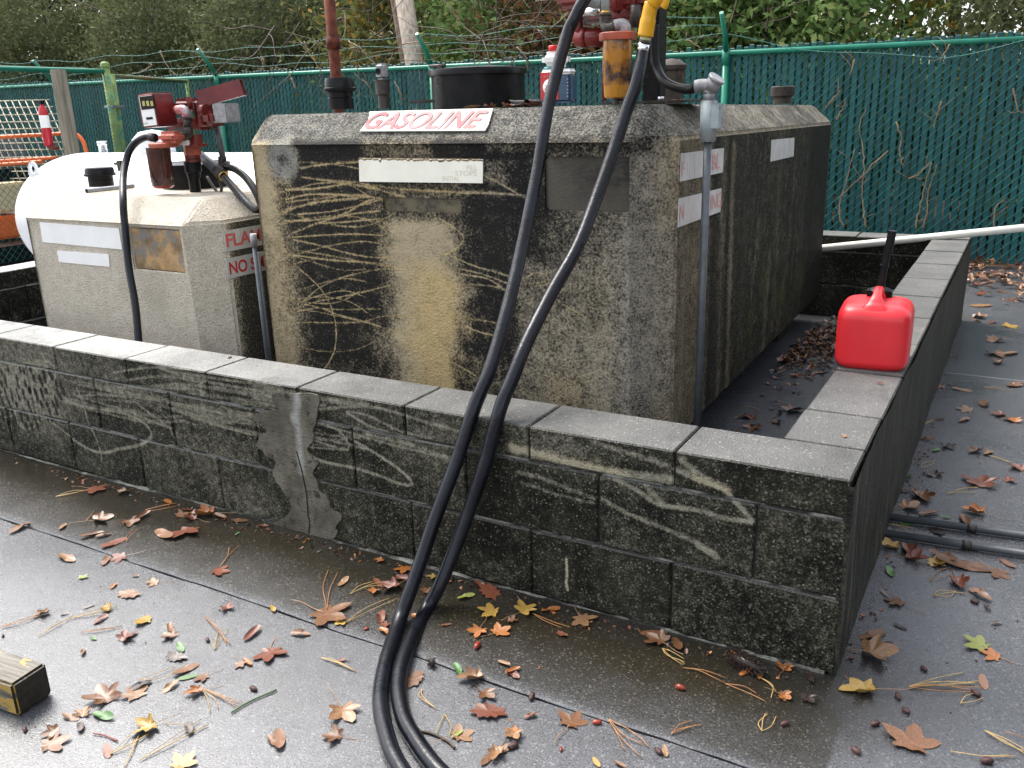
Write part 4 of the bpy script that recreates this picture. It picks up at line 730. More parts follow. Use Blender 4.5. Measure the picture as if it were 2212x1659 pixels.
ztube('drop_pipe', M_iron, p2, [(985, 670, .87), (985, 850, .87)], 9, 18, 1); ztube('drop_pipe', M_iron, p2, [(985, 660, .87), (985, 690, .87)], 10.5, 18, 1)
ztube('iron_elbow', M_iron, p2, [(995, 840, .87), (1010, 930, .87), (960, 985, .87), (900, 990, .87), (800, 990, .87)], 10, 18, 4)
# tilted open nozzle guard: square tube
hd = MB(); a = U(*Z5(1290, 345), 1, .93); b_ = U(*Z5(1790, 210), 1, 1.0); d = (b_-a)/np.linalg.norm(b_-a); s0 = np.cross(d, (0, 0, 1.)); s0 /= np.linalg.norm(s0); s1_ = np.cross(s0, d); w2, h2_ = .026, .034; L = np.linalg.norm(b_-a)+.06
a = a-d*.03
for sgn_, ax_, hw, oth, oh in [(1, s0, w2, s1_, h2_), (-1, s0, w2, s1_, h2_), (1, s1_, h2_, s0, w2-.002), (-1, s1_, h2_, s0, w2-.002)]:
    c = a+d*L/2+ax_*sgn_*(hw-.001); V = []
    for i in (-1, 1):
        for j in (-1, 1):
            for k in (-1, 1): V.append(c+d*i*L/2+oth*j*oh+ax_*k*.0012)
    hd.add(V, [(0, 1, 3, 2), (4, 6, 7, 5), (0, 4, 5, 1), (2, 3, 7, 6), (0, 2, 6, 4), (1, 5, 7, 3)])
hd.build('nozzle_guard', simple('dusty_red_guard', (.17, .03, .032), .45, var=.25, scale=14, dirt=(.26, .16, .16), dscale=9, dthr=.62), p2)
# pump stem down to the bung
STEM = [(1110, 960, 1100, 110), (1110, 1100, 1140, 150), (1090, 1140, 1280, 125), (1085, 1280, 1400, 115)]
def zcyl(name, mat, par, x, y0, y1, wpx, Y, prof=None, n=24):
    u, v0 = Z5(x, y0); _, v1 = Z5(x, y1); return cylY(name, mat, par, u, v0, v1, wpx*.13226, Y, prof, n)
zcyl('pump_stem', M_dred, p2, 1130, 950, 1110, 210, .93); zcyl('pump_stem', M_dred, p2, 1110, 1100, 1150, 400, .93, None, 6); zcyl('pump_stem', M_ored, p2, 1075, 1140, 1285, 270, .93, None, 8); zcyl('pump_stem', M_dred, p2, 1080, 1280, 1400, 250, .93, [(0, 0), (1, 0), (1, .4), (.9, .42), (1, .5), (1, 1), (0, 1)], 24)
zcyl('bung_adapter', M_blk, p2, 1100, 1390, 1664, 270, .93, [(0, 0), (.8, 0), (.85, .3), (1, .35), (1, 1), (0, 1)]); zcyl('bung_adapter', M_blkp, p2, 1130, 1650, 1950, 200, .93, [(0, 0), (1, 0), (1, .12), (.9, .14), (.9, 1), (0, 1)])
# filter
zcyl('filter_head', M_ored, p2, 610, 1080, 1165, 480, .80, [(0, 0), (.9, 0), (1, .3), (1, .8), (.92, 1), (0, 1)], 32); zbox('filter_head', M_ored, p2, 450, 905, 790, 1100, .77, .07, .018, 0, 3)
a, r, h, o = zcyl('filter_bowl', M_bowl, p2, 600, 1165, 1825, 375, .80, [(0, 0), (.7, 0), (.86, .03), (.94, .08), (.98, .3), (1., 1), (0, 1)], 32); zcyl('drain_plug', M_brass, o, 590, 2070, 2170, 50, .80)
zbox('tag_plate', M_signw, p2, 830, 1045, 1010, 1130, .862, .002, 0)
# its hoses
m = MB(); P = [U(u, v, 1, y) for u, v, y in [(338, 298, .80), (318, 296, .79), (297, 305, .78), (281, 323, .76), (272, 350, .73), (266, 385, .67), (266, 436, .58), (269, 480, .56), (278, 575, .52), (292, 657, .47), (300, 740, .42), (306, 800, .38), (312, 870, .36)]]
m.tube(catmull(P, 8), .0155, 18); tag(m.build('fuel_hose', M_rub), 'black hose curving down from the small pump over the pale tank front', 'hose')
m = MB(); m.tube([U(336, 298, 1, .80), U(322, 296, 1, .79)], .0185, 18); m.build('hose_ferrule', M_iron, p2)
nz = empty('fuel_nozzle', U(455, 355, 1, .97)); tag(nz, 'black nozzle and dripping hose slung at the right of the small pump', 'fuel nozzle')
A1 = lambda x, y, Y: U(*R('a1', x, y), 1, Y)
m = MB(); m.tube(catmull([A1(1590, 1225, 1.02), A1(1620, 1260, 1.0), A1(1680, 1310, .98), A1(1735, 1360, .96)], 5), [SZ(q_, A1(1620, 1260, 1.)) for q_ in np.linspace(8, 13, 16)], 16); m.build('nozzle_body', M_cond, nz)
m = MB(); m.tube([A1(1720, 1345, .96), A1(1765, 1390, .95)], SZ(13, A1(1735, 1360, .96)), 8); m.build('swivel_collar', M_iron, nz); m = MB(); m.tube([A1(1755, 1380, .953), A1(1772, 1396, .95)], SZ(11, A1(1735, 1360, .96)), 16); m.build('swivel_ring', M_brass, nz)
m = MB(); m.tube(catmull([A1(1755, 1400, .95), A1(1740, 1440, .96), A1(1755, 1490, .96), A1(1735, 1530, .96), A1(1690, 1480, .98), A1(1640, 1400, 1.)], 5), SZ(3.2, A1(1735, 1360, .96)), 10); m.build('trigger_guard', M_iron, nz)
m = MB(); m.tube(catmull([A1(1765, 1390, .95), A1(1880, 1520, .90), A1(2020, 1659, .84), U(*R('b1', 2110, 130), 1, .8), U(*R('b1', 2200, 400), 1, .78), U(*R('b1', 2250, 800), 1, .76)], 6), .0165, 16); m.build('hose_end', M_rub, nz)
c2_ = empty('electrical_conduit', (-2.6, .8, .98)); tag(c2_, 'grey conduit and flexible pipe behind the small pump', 'conduit')
m = MB(); m.tube([A1(1712, 975, 1.0), A1(1765, 1255, 1.0)], .0135, 16); m.build('conduit_pipe', M_cond, c2_); m = MB(); m.tube(catmull([A1(1758, 1240, 1.0), A1(1765, 1300, 1.0), A1(1790, 1325, .99)], 4), .0185, 16); m.tube([A1(1700, 1000, 1.), A1(1690, 1000, .93)], .017, 14); m.build('conduit_elbow', M_iron, c2_)
m = MB(); m.tube(catmull([A1(1785, 1322, .99), A1(1860, 1340, .96), A1(1950, 1410, .92), A1(2030, 1530, .88), A1(2080, 1659, .86)], 6), .0155, 16); m.build('flexible_conduit', M_blkp, c2_)
c3_ = empty('electrical_conduit', (-2.5, .8, 0)); tag(c3_, 'pair of grey conduits standing in the gap between the two tanks', 'conduit')
for (u0, v0, u1, v1, Y, r_) in [(549, 530, 578, 785, .66, .0088), (557, 545, 572, 785, .72, .008)]:
    a = U(u0, v0, 1, Y); m = MB(); m.tube([(a[0], Y, 0), a], r_, 14); m.build('conduit_pipe', M_cond, c3_)
a = U(547, 505, 1, .66); b_ = U(549, 532, 1, .66); m = MB(); m.tube([b_, a], .0135, 14); m.build('conduit_fitting', M_cast, c3_)
# fittings on the smaller tank
cylY('fill_cap', M_blkp, sm, 220, 362, 402, 62, 1.0, CAPP)
mc = U(350, 400, 2, .98); mc = np.array([-3.27, 1.14, .98]); mr = .163
m = MB(); m.lathe(mc, [(mr*.96, 0), (mr*.96, .115)], 40); man2 = sharp(m.build('manway_drum', M_blk, sm)); m = MB(); m.lathe(mc+np.array([0, 0, .105]), [(mr*.96, -.01), (mr*1.05, -.01), (mr*1.05, .008), (mr*.9, .014), (0, .018)], 40); sharp(m.build('manway_lid', M_blk, man2))
m = MB(); e = U(262, 358, 1, 1.02); m.box(e, (.03, .03, .05)); m.cyl(e+np.array([-.05, 0, .01]), e+np.array([.02, 0, .01]), .007); m.build('lid_clamp', M_iron, man2, bevel=.002)
m = MB(); a = U(*R('a1', 685, 1512), 2, .994); b_ = U(*R('a1', 985, 1480), 2, .994); b_ = b_+(b_-a)*.25; m.tube([a, b_], .011, 16, cap=False); m.tube([b_, a], .0085, 16, cap=False); tag(m.build('pipe_stub', M_galv), 'short grey pipe lying on the pale tank below its black cap', 'pipe stub')

# ------------------------------------------------------------------ white propane tank with lifting eye behind the smaller tank
M_wht = simple('gloss_white_tank_paint', (.80, .81, .83), .22, var=.02, scale=3, spec=.5)
pt = empty('propane_tank', (-5.2, 2.42, 0)); tag(pt, 'white horizontal gas cylinder with rounded end behind the pale tank', 'propane tank')
r = .49; m = MB(); prof = [(0, -.36)]+[(r*math.sin(t_), .34-.70*math.cos(t_)) for t_ in np.linspace(.08, math.pi/2, 18)]+[(r, 2.7)]+[(r*math.cos(t_), 2.7+.30*math.sin(t_)) for t_ in np.linspace(.1, math.pi/2, 12)]
m.lathe((-6.22, 2.42, .58), prof, 64, axis=(1, 0, 0)); m.build('tank_shell', M_wht, pt)
m = MB()
for x in (-5.7, -3.9): m.box2((x-.04, 2.2, 0), (x+.04, 2.64, .14))
m.build('tank_saddle', M_wht, pt)
ec = DP(68, 366, depth((-6.75, 2.2, 1.0))); ec[1] = 2.22; ec = U(72, 366, 1, 2.10); m = MB(); V = []; n = 28
for k in range(n):
    an = 2*math.pi*k/n; R_ = .052 if math.sin(an) > -.3 else .068; V += [ec+np.array([R_*math.cos(an), -.007, R_*1.05*math.sin(an)]), ec+np.array([.028*math.cos(an), -.007, .03*math.sin(an)]), ec+np.array([.028*math.cos(an), .007, .03*math.sin(an)]), ec+np.array([R_*math.cos(an), .007, R_*1.05*math.sin(an)])]
m.add(V, [(k*4+i, k*4+(i+1) % 4, ((k+1) % n)*4+(i+1) % 4, ((k+1) % n)*4+i) for k in range(n) for i in range(4)]); m.build('lifting_eye', M_wht, pt)
m = MB(); a = U(330, 300, 1, 2.45); m.lathe((a[0], 2.45, 1.04), [(0, 0), (.14, 0), (.145, .02), (.14, .12), (.09, .17), (0, .185)], 32); sharp(m.build('valve_dome', M_wht, pt))
a = U(222, 318, 1, 2.45); m = MB(); m.lathe((a[0], 2.45, 1.05), [(0, 0), (.03, 0), (.03, .07), (.036, .07), (.036, .1), (0, .1)], 20); m.build('gauge_fitting', M_sil, pt)

# ------------------------------------------------------------------ red fuel can on the right wall
can = empty('fuel_can', (-.107, .99, H), rad(4)); tag(can, 'bright red plastic fuel can with black spout standing on the right wall', 'fuel can')
M_can = simple('red_plastic_can', (.66, .022, .030), .34, var=.05, scale=6, bump=.05, bscale=70, spec=.5, dirt=(.5, .03, .03), dscale=22, dthr=.68)
def can_mesh():
    V = []; Fc = []; nu, nv = 48, 30; w, d, h = .106, .118, .198
    for j in range(nv+1):
        t_ = j/nv; z = h*t_
        e = 1
        # vertical profile with rounded bottom and shoulders
        if t_ < .12: e = .86+.14*math.sin(t_/.12*math.pi/2)
        if t_ > .80: e = math.cos((t_-.80)/.20*1.05)**.75*.985+.015
        bul = 1+.02*math.sin(t_*math.pi)
        zz_ = z if t_ < .8 else h*(.8+.2*math.sin((t_-.8)/.2*math.pi/2))
        for i in range(nu):
            an = 2*math.pi*i/nu; c_, s_ = math.cos(an), math.sin(an); k = (abs(c_)**5.5+abs(s_)**5.5)**(-1/5.5)
            V.append((w*k*c_*e*bul, d*k*s_*e*bul, zz_))
    for j in range(nv):
        for i in range(nu): Fc.append((j*nu+i, j*nu+(i+1) % nu, (j+1)*nu+(i+1) % nu, (j+1)*nu+i))
    Fc.append(tuple(range(nu))[::-1]); Fc.append(tuple(nv*nu+i for i in range(nu))); return V, Fc
def local(m, name, mat, par):
    me = m.mesh(name, mat); bm = bmesh.new(); bm.from_mesh(me); bmesh.ops.recalc_face_normals(bm, faces=bm.faces); bm.to_mesh(me); bm.free(); o = bpy.data.objects.new(name, me); COL.objects.link(o); o.parent = par; return o
m = MB(); V, Fc = can_mesh(); m.add(V, Fc, 0, True); cb = local(m, 'can_body', M_can, can); sharp(cb, 50)
def ribbon(P, ws, hs_, n=14):
    m = MB(); V = []; P = [np.array(p) for p in P]
    for i, p in enumerate(P):
        t_ = P[min(i+1, len(P)-1)]-P[max(i-1, 0)]; t_ /= np.linalg.norm(t_); N = np.array([1., 0, 0]); Bn = np.cross(N, t_)
        for k in range(n):
            an = 2*math.pi*k/n; c_, s_ = math.cos(an), math.sin(an); kk = (abs(c_)**3.5+abs(s_)**3.5)**(-1/3.5); V.append(p+N*ws[i]*c_*kk+Bn*hs_[i]*s_*kk)
    L = len(P); m.add(V, [(i*n+k, i*n+(k+1) % n, (i+1)*n+(k+1) % n, (i+1)*n+k) for i in range(L-1) for k in range(n)]+[tuple(range(n)), tuple(range((L-1)*n, L*n))], 0, True); return m
hp = catmull([(0, -.100, .168), (0, -.086, .196), (0, -.066, .217), (0, -.03, .229), (0, .01, .230), (0, .035, .222), (0, .045, .195)], 5); nh = len(hp)
ws = [max(.0135, .060*math.exp(-i*.125)) for i in range(nh)]; ws[-6:] = [.0135, .015, .017, .019, .021, .023]; local(ribbon(hp, ws, [.014 if i < 6 else .010 for i in range(nh)]), 'handle', M_can, can)
m = MB(); m.lathe((0, .068, .180), [(.03, 0), (.03, .012), (.034, .014), (.034, .038), (.03, .042), (.014, .046), (.0135, .06)], 24); sharp(local(m, 'collar', M_blkp, can)); 
for k in range(12): an = k*math.pi/6; 
m = MB(); m.tube([(0, .068, .215), (.010, .068, .33), (.014, .068, .345)], .0105, 16); m.tube([(.0125, .068, .335), (.019, .068, .405)], .0128, 16); m.tube([(.0055, .068, .292), (.0062, .068, .298)], .0135, 16); local(m, 'spout', M_blkp, can)
m = MB(); m.box((0, .068, .214), (.075, .035, .006)); m.box((-.034, .068, .200), (.006, .035, .03)); m.box((.034, .068, .200), (.006, .035, .03)); local(m, 'spout_bracket', M_blkp, can)
# white plastic pole over the wall
m = MB(); a = U(1780, 535.5, 1, 3.56); b_ = np.array([-.09, 3.75, H+.024]); d = b_-U(1787, 535, 1, 3.6); a = U(1787, 535, 1, 3.6); c_ = b_+(b_-a)*1.7; m.tube([a-(b_-a)*.25, c_], .0215, 20); tag(m.build('plastic_pipe', simple('white_pvc', (.72, .70, .62), .35, var=.05)), 'long cream plastic pipe laid across the far corner of the block wall', 'pipe')
# pipes on the ground at the right
for y0_, y1_, lab_, k_ in [(.915, .958, 'farther of two grey conduits lying on the wet slab by the right wall', 0), (.79, .832, 'nearer of two grey conduits lying on the wet slab by the right wall', 1)]:
    r_ = empty('ground_conduit', (.1, y0_, 0)); tag(r_, lab_, 'conduit'); a = np.array([.002, y0_, .0145]); b_ = np.array([1.3, y0_+(y1_-y0_)*3.4, .0145]); m = MB(); m.tube([a, b_], .0115, 16); m.build('conduit_pipe', M_cond, r_); q = a+(b_-a)*(.17 if k_ == 0 else .165); m = MB(); m.tube([q, q+(b_-a)*.02], .0135, 16); m.build('coupling', M_iron, r_)
# timber with yellow paint
def timber_mat():
    t = NT('yellow_painted_timber'); p = t.obj(); q = t.scale(p, (2, 40, 40)); n = t.noise(q, 2, 5, .6); n2 = t.noise(t.scale(p, (9, 30, 30)), 1.5, 4); n3 = t.noise(p, 60, 3)
    c = t.mix(t.ramp(n, .35, .65), (.05, .042, .03), (.16, .145, .115)); geo = t.N('ShaderNodeNewGeometry'); sn = t.N('ShaderNodeSeparateXYZ'); t.t.links.new(geo.outputs['Normal'], sn.inputs[0])
    thr = t.ramp(sn.outputs[2], .4, .8, .0, .17); c = t.mix(t.ramp(t.math('SUBTRACT', n2, thr), .42, .46), c, (.36, .23, .045))
    c = t.mix(t.ramp(sn.outputs[0], .5, .8), c, t.mix(t.ramp(n3, .3, .7), (.008, .007, .005), (.03, .023, .012))); return t.out(c, .55, t.bump(n, .6, .004))
m = MB(); m.box((-.6, 0, .0445), (1.2, .092, .087)); me = m.mesh('parking_timber', timber_mat()); bm = bmesh.new(); bm.from_mesh(me); bmesh.ops.recalc_face_normals(bm, faces=bm.faces); bmesh.ops.bevel(bm, geom=list(bm.edges), offset=.006, segments=2, affect='EDGES'); bm.to_mesh(me); bm.free()
o = bpy.data.objects.new('parking_timber', me); COL.objects.link(o); o.location = (-1.618, -.965, 0.001); o.rotation_euler = (0, 0, rad(6)); tag(o, 'square timber with flaking yellow paint at the lower left', 'timber')

# ================================================================== SLATTED CHAIN-LINK FENCE
def slat_mat():
    t = NT('dark_green_slat'); p = t.pos(); oi = t.N('ShaderNodeObjectInfo'); n = t.noise(t.scale(p, (30, 30, 3)), 1.2, 4, .6)
    c = t.mix(oi.outputs['Random'], (.008, .060, .068), (.018, .105, .112)); c = t.mix(t.ramp(n, .5, .8), c, (.04, .10, .11)); return t.out(c, .5, spec=.35)
M_slat = slat_mat(); M_grn = simple('green_vinyl_pipe', (.012, .20, .125), .33, var=.15, scale=6, dirt=(.1, .30, .24), dscale=3, dthr=.62); M_wire = simple('green_vinyl_wire', (.02, .20, .16), .4, var=.3, scale=5); M_wire2 = simple('dark_teal_wire', (.012, .09, .085), .6, var=.3, scale=5, spec=.1); M_gray_w = simple('dull_green_barbed_wire', (.06, .20, .17), .5, var=.3, scale=8)
fence = empty('slatted_fence', (-5, YF, 0)); tag(fence, 'long green chain link fence filled with dark green vertical slats behind the tanks', 'fence')
RZ = lambda x: 1.663+(-x-.1)*.0085 if x > -12 else 1.77
PITCH = .056
mm = MB(); mm.box((0, 0, .86), (.046, .012, 1.72)); sme = bmesh_block((.0420, .010, 1.71), M_slat, 'slat')
x = 1.5; k = 0; rest = MB()
while x > -13.3:
    ztop = RZ(x)+.045+random.uniform(-.012, .018); x_ = x+random.uniform(-.0025, .0025)
    if k < 285 and x > -13.3:
        o = bpy.data.objects.new('slat', sme); COL.objects.link(o); o.parent = fence; o.matrix_parent_inverse = PW(fence).inverted(); o.location = (x_, YF+.006, ztop-.855); o.rotation_euler = (0, random.uniform(-.004, .004), random.uniform(-.12, .12))
    k += 1; x -= PITCH
# gathered slats close the upper half
def chain(x0, x1, yv, zb_, ztf, p, name, mat, parent, wr_=.0017, gap=.0):
    m = MB(); zt_ = ztf((x0+x1)/2); h = zt_-zb_; k = x0-h
    while k < x1+h:
        for sgn_, yy in ((1, yv-.004), (-1, yv+.004+gap)):
            a = [k, zb_] if sgn_ > 0 else [k, zt_]; b_ = [k+h, zt_] if sgn_ > 0 else [k+h, zb_]
            for e, o_ in ((a, b_), (b_, a)):
                lim = x0 if e[0] < x0 else (x1 if e[0] > x1 else None)
                if lim is not None and (o_[0]-e[0]) != 0: t_ = (lim-e[0])/(o_[0]-e[0]); e[1] += (o_[1]-e[1])*t_; e[0] = lim
            if b_[0]-a[0] < .02: continue
            n = max(2, int((b_[0]-a[0])/.25)); P = []
            for i in range(n+1): x_ = a[0]+(b_[0]-a[0])*i/n; z_ = a[1]+(b_[1]-a[1])*i/n; P.append((x_, yy, z_+(ztf(x_)-zt_)*(z_-zb_)/h))
            m.tube(P, wr_, 4, cap=False)
        k += p
    return link(name, m.mesh(name, mat), parent)
ch = chain(-13.3, 1.5, YF-.003, .03, lambda x: RZ(x)+.01, .074, 'chain_link_mesh', M_wire, fence, .0030, .016)
m = MB(); m.tube([(1.6, YF-.03, RZ(1.6)), (-2.2, YF-.03, RZ(-2.2)), (-5.2, YF-.03, RZ(-5.2)), (-8.25, YF-.03, RZ(-8.25)), (-11.3, YF-.03, RZ(-11.3)), (-13.4, YF-.03, RZ(-12))], .021, 16); m.build('top_rail', M_grn, fence)
for x in (.95, -2.13, -5.17, -8.25, -11.35):
    z = RZ(x); m = MB(); m.tube([(x, YF-.035, 0), (x, YF-.035, z-.08)], .031, 18); m.tube([(x, YF-.035, z-.1), (x, YF-.035, z+.03)], .034, 18)
    m.tube([(x, YF-.035, z+.0), (x+.02, YF-.14, z+.13), (x+.03, YF-.30, z+.30)], [.024, .022, .018], 12); m.build('fence_post', M_grn, fence)
for k, (dy, dz) in enumerate([(-.035-.10, .12), (-.035-.18, .2), (-.035-.26, .29)]):
    m = MB(); P = []
    for i in range(600):
        x = 1.5-i*.025
        if x > -2.13 and k > 0: continue
        sag = .015*math.sin(x*2.07+k)-.02*abs(math.sin((x+2.13)/3.05*math.pi)); droop = 0 if x < -2.13 else -.19*math.sin(min(1, (x+2.13)/1.9)*math.pi*.5)+(.10*max(0, (x+.4)/.8) if x > -.4 else 0); P.append((x, YF+dy+.004*math.sin(i)+.012*math.sin(x*3.7+k*2), RZ(x)+dz+sag+droop+.016*math.sin(x*5.3+k*1.7)+.002*(i % 2)))
    m.tube(P, .0022, 4)
    for i in range(4, len(P), 5):
        p = np.array(P[i]); 
        for s in (1, -1): m.tube([p-np.array([.004, 0, .014*s]), p+np.array([.004, 0, .014*s])], .0014, 3)
    m.build('barbed_wire', M_gray_w, fence)

# ================================================================== LEFT CHAIN-LINK FENCE, GATE, POST
f2 = empty('chain_link_fence', (-8, 3.7, 0)); tag(f2, 'open green chain link fence with wooden post at the far left', 'fence')
Pa = np.array([-7.9, 2.6]); Pb = np.array([-8.01, 4.29]); Pc = np.array([-8.70, 5.93])
def chain2(A, Bp, name, parent, zt):
    o = chain(0, float(np.linalg.norm(Bp-A)), 0, .05, lambda x: zt, .07, name, M_wire2, None, .0020); d = (Bp-A)/np.linalg.norm(Bp-A); co = np.empty(len(o.data.vertices)*3); o.data.vertices.foreach_get('co', co); co = co.reshape(-1, 3); nn = np.array([-d[1], d[0]]); xy = A+np.outer(co[:, 0], d)+np.outer(co[:, 1], nn); co[:, :2] = xy; o.data.vertices.foreach_set('co', co.ravel()); o.data.update(); o.parent = parent; o.matrix_parent_inverse = PW(parent).inverted()
chain2(Pa+np.array([0, -1.5]), Pb, 'chain_link_mesh', f2, 1.77)
m = MB(); m.tube([(-7.8, 1.0, 1.77), (*Pa, 1.77), (*Pb, 1.76)], .024, 16); m.build('top_rail', M_grn, f2); gp = DP(228, 152, depth((*Pb, 1.76)))
M_olive = simple('olive_weathered_paint', (.16, .24, .07), .6, var=.3, scale=9, dirt=(.02, .16, .12), dscale=4, dthr=.5, bump=.2)
m = MB(); m.tube([(Pb[0], Pb[1], 0), (Pb[0], Pb[1], 1.80)], .040, 18); m.lathe((Pb[0], Pb[1], 1.80), [(.045, 0), (.045, .03), (.03, .05), (0, .055)], 18); m.build('gate_post', M_olive, f2)
gt = empty('chain_link_gate', (-8.3, 5.1, 0)); tag(gt, 'chain link gate with rusty olive frame beside the green gate post', 'gate'); Pg = Pb+(Pc-Pb)*.06; Pe = Pb+(Pc-Pb)*.97
m = MB(); m.tube([(*Pg, .1), (*Pg, 1.74)], .026, 14); m.build('gate_stile', M_olive, gt); m = MB(); m.tube([(*Pe, .1), (*Pe, 1.72)], .022, 14); m.build('gate_stile', M_olive, gt)
m = MB(); m.tube([(*Pg, 1.72), (*Pe, 1.70)], .020, 14); m.build('gate_rail', simple('rusty_olive_rail', (.10, .13, .05), .6, var=.3, scale=12, dirt=(.18, .08, .03), dscale=6, dthr=.5), gt); m = MB(); m.tube([(*Pg, .12), (*Pe, .12)], .02, 12); m.build('gate_rail', M_olive, gt)
m = MB(); m.box(((Pb[0]+Pg[0])/2, (Pb[1]+Pg[1])/2, 1.42), (.14, .15, .025)); m.build('hinge', M_galv, gt, bevel=.004)
chain2(Pg, Pe, 'chain_link_mesh', gt, 1.70)
def wood(name, a, b_): 
    t = NT(name); p = t.pos(); n = t.noise(t.scale(p, (25, 25, 1.5)), 1.6, 6, .65); n2 = t.noise(p, 3, 4); c = t.mix(t.ramp(n, .3, .7), a, b_); c = t.mix(t.ramp(n2, .55, .7), c, tuple(x*.6 for x in a)); return t.out(c, .75, t.bump(n, .6, .006))
M_wood = wood('weathered_grey_wood', (.13, .115, .08), (.30, .27, .21)); M_pole = wood('pale_pole_wood', (.24, .19, .14), (.5, .43, .35))
q = DP(125, 150, 7.55); q2_ = DP(146, 341, 7.45); m = MB(); m.box((q[0], q[1], (q[2])/2), (.105, .09, q[2])); tag(m.build('wooden_post', M_wood, None, bevel=.006), 'square weathered wooden post standing at the left chain link fence', 'post')
# fire extinguisher on the post
fx = empty('fire_extinguisher', q); tag(fx, 'red fire extinguisher hanging on the left side of the wooden post', 'fire extinguisher')
e = DP(105, 268, 7.5); m = MB(); M_ext = simple('extinguisher_red', (.48, .015, .03), .3, var=.1); m.lathe((e[0], e[1]-.03, e[2]-.18), [(0, 0), (.034, 0), (.037, .01), (.037, .27), (.03, .31), (.014, .33), (.014, .35), (0, .35)], 24); sharp(m.build('cylinder', M_ext, fx))
m = MB(); m.lathe((e[0], e[1]-.03, e[2]-.03), [(.0382, 0), (.0385, .002), (.0385, .10), (.0382, .102)], 24); m.build('wrap_label', M_signw, fx); m = MB(); m.box((e[0]-.02, e[1]-.03, e[2]+.185), (.1, .02, .012)); m.box((e[0], e[1]-.03, e[2]+.175), (.03, .03, .03)); m.build('lever', M_blk, fx)
m = MB(); m.box2((e[0]+.03, e[1]-.06, e[2]-.21), (e[0]+.09, e[1]+.0, e[2]-.18)); m.build('bracket', M_rust, fx)
# cream grid panel and orange machine
M_cream = simple('cream_painted_rod', (.62, .56, .42), .5, var=.1); M_org = simple('orange_tube', (.75, .14, .02), .35, var=.1)
gr = empty('grid_panel', DP(60, 300, 8.9)); tag(gr, 'cream welded wire panel leaning behind the left fence', 'wire panel')
Z6 = lambda x, y: (x*.13226, 137.1+y*.13226)
dg = 9.0
for i in range(13):
    y = 598+i*115; x1 = 810+i*62; m = MB(); m.tube([DP(*Z6(-350, y+25), dg), DP(*Z6(min(x1, 1500), y-8), dg)], .006, 6); m.build('rod', M_cream, gr)
for i in range(-2, 16):
    x = -260+i*112; x2 = x+560; 
    if x > 830: continue
    m = MB(); m.tube([DP(*Z6(x, 600), dg), DP(*Z6(x+620, 600+1380), dg+.02)], .006, 6); m.build('rod', M_cream, gr)
om = empty('orange_machine', DP(60, 330, 8.7)); tag(om, 'machine with bent orange tube frame behind the left fence', 'machine')
def otube(P, r_, d=8.6): m = MB(); m.tube(catmull([DP(*Z6(x, y), d) for x, y in P], 5), r_, 14); m.build('frame_tube', M_org, om)
otube([(-200, 1225), (0, 1205), (400, 1180), (750, 1165), (1100, 1140), (1200, 1145), (1290, 1190), (1360, 1280), (1400, 1400), (1430, 1560), (1440, 1800)], .019)
otube([(-200, 1605), (400, 1572), (930, 1540)], .018); otube([(-200, 1670), (200, 1640), (430, 1625), (700, 1600)], .018, 8.5)
def dbox(name, mat, u, v, d, size, par, bev=.02): m = MB(); c = DP(u, v, d); m.box(c, size); m.build(name, mat, par, bevel=bev)
dbox('side_panel', simple('cream_panel', (.62, .52, .32), .5, var=.08), -5, 425, 8.9, (.5, .4, .28), om); dbox('engine_cover', M_org, -6, 490, 8.8, (.35, .4, .22), om); dbox('seat', M_blk, 12, 378, 9.2, (.5, .5, .14), om); dbox('engine_block', M_blk, 5, 545, 8.7, (.8, .6, .2), om); dbox('grey_tank', simple('blue_gray_plastic', (.16, .18, .22), .5), 2, 318, 9.3, (.4, .3, .26), om, .04)

# ================================================================== VEGETATION BEYOND THE FENCE
def leafmat(name, cols, rough=.55, trl=.0):
    t = NT(name); g_ = t.N('ShaderNodeNewGeometry'); rr = g_.outputs['Random Per Island']; cr = t.N('ShaderNodeValToRGB'); t.t.links.new(rr, cr.inputs[0]); el_ = cr.color_ramp.elements
    n = len(cols); el_[0].position = 0; el_[0].color = (*cols[0], 1); el_[1].position = 1; el_[1].color = (*cols[-1], 1)
    for i in range(1, n-1): e_ = el_.new(i/(n-1)); e_.color = (*cols[i], 1)
    c = t.mix(t.ramp(t.noise(t.pos(), 1.3, 3), .35, .65, 0, .45), cr.outputs[0], cols[1]); m_ = t.out(c, .7, spec=.08)
    tr = t.N('ShaderNodeBsdfTranslucent'); t.t.links.new(c, tr.inputs[0]); mx = t.N('ShaderNodeMixShader'); mx.inputs[0].default_value = .35; t.t.links.new(t.b.outputs[0], mx.inputs[1]); t.t.links.new(tr.outputs[0], mx.inputs[2]); t.t.links.new(mx.outputs[0], t.o.inputs[0]); return m_
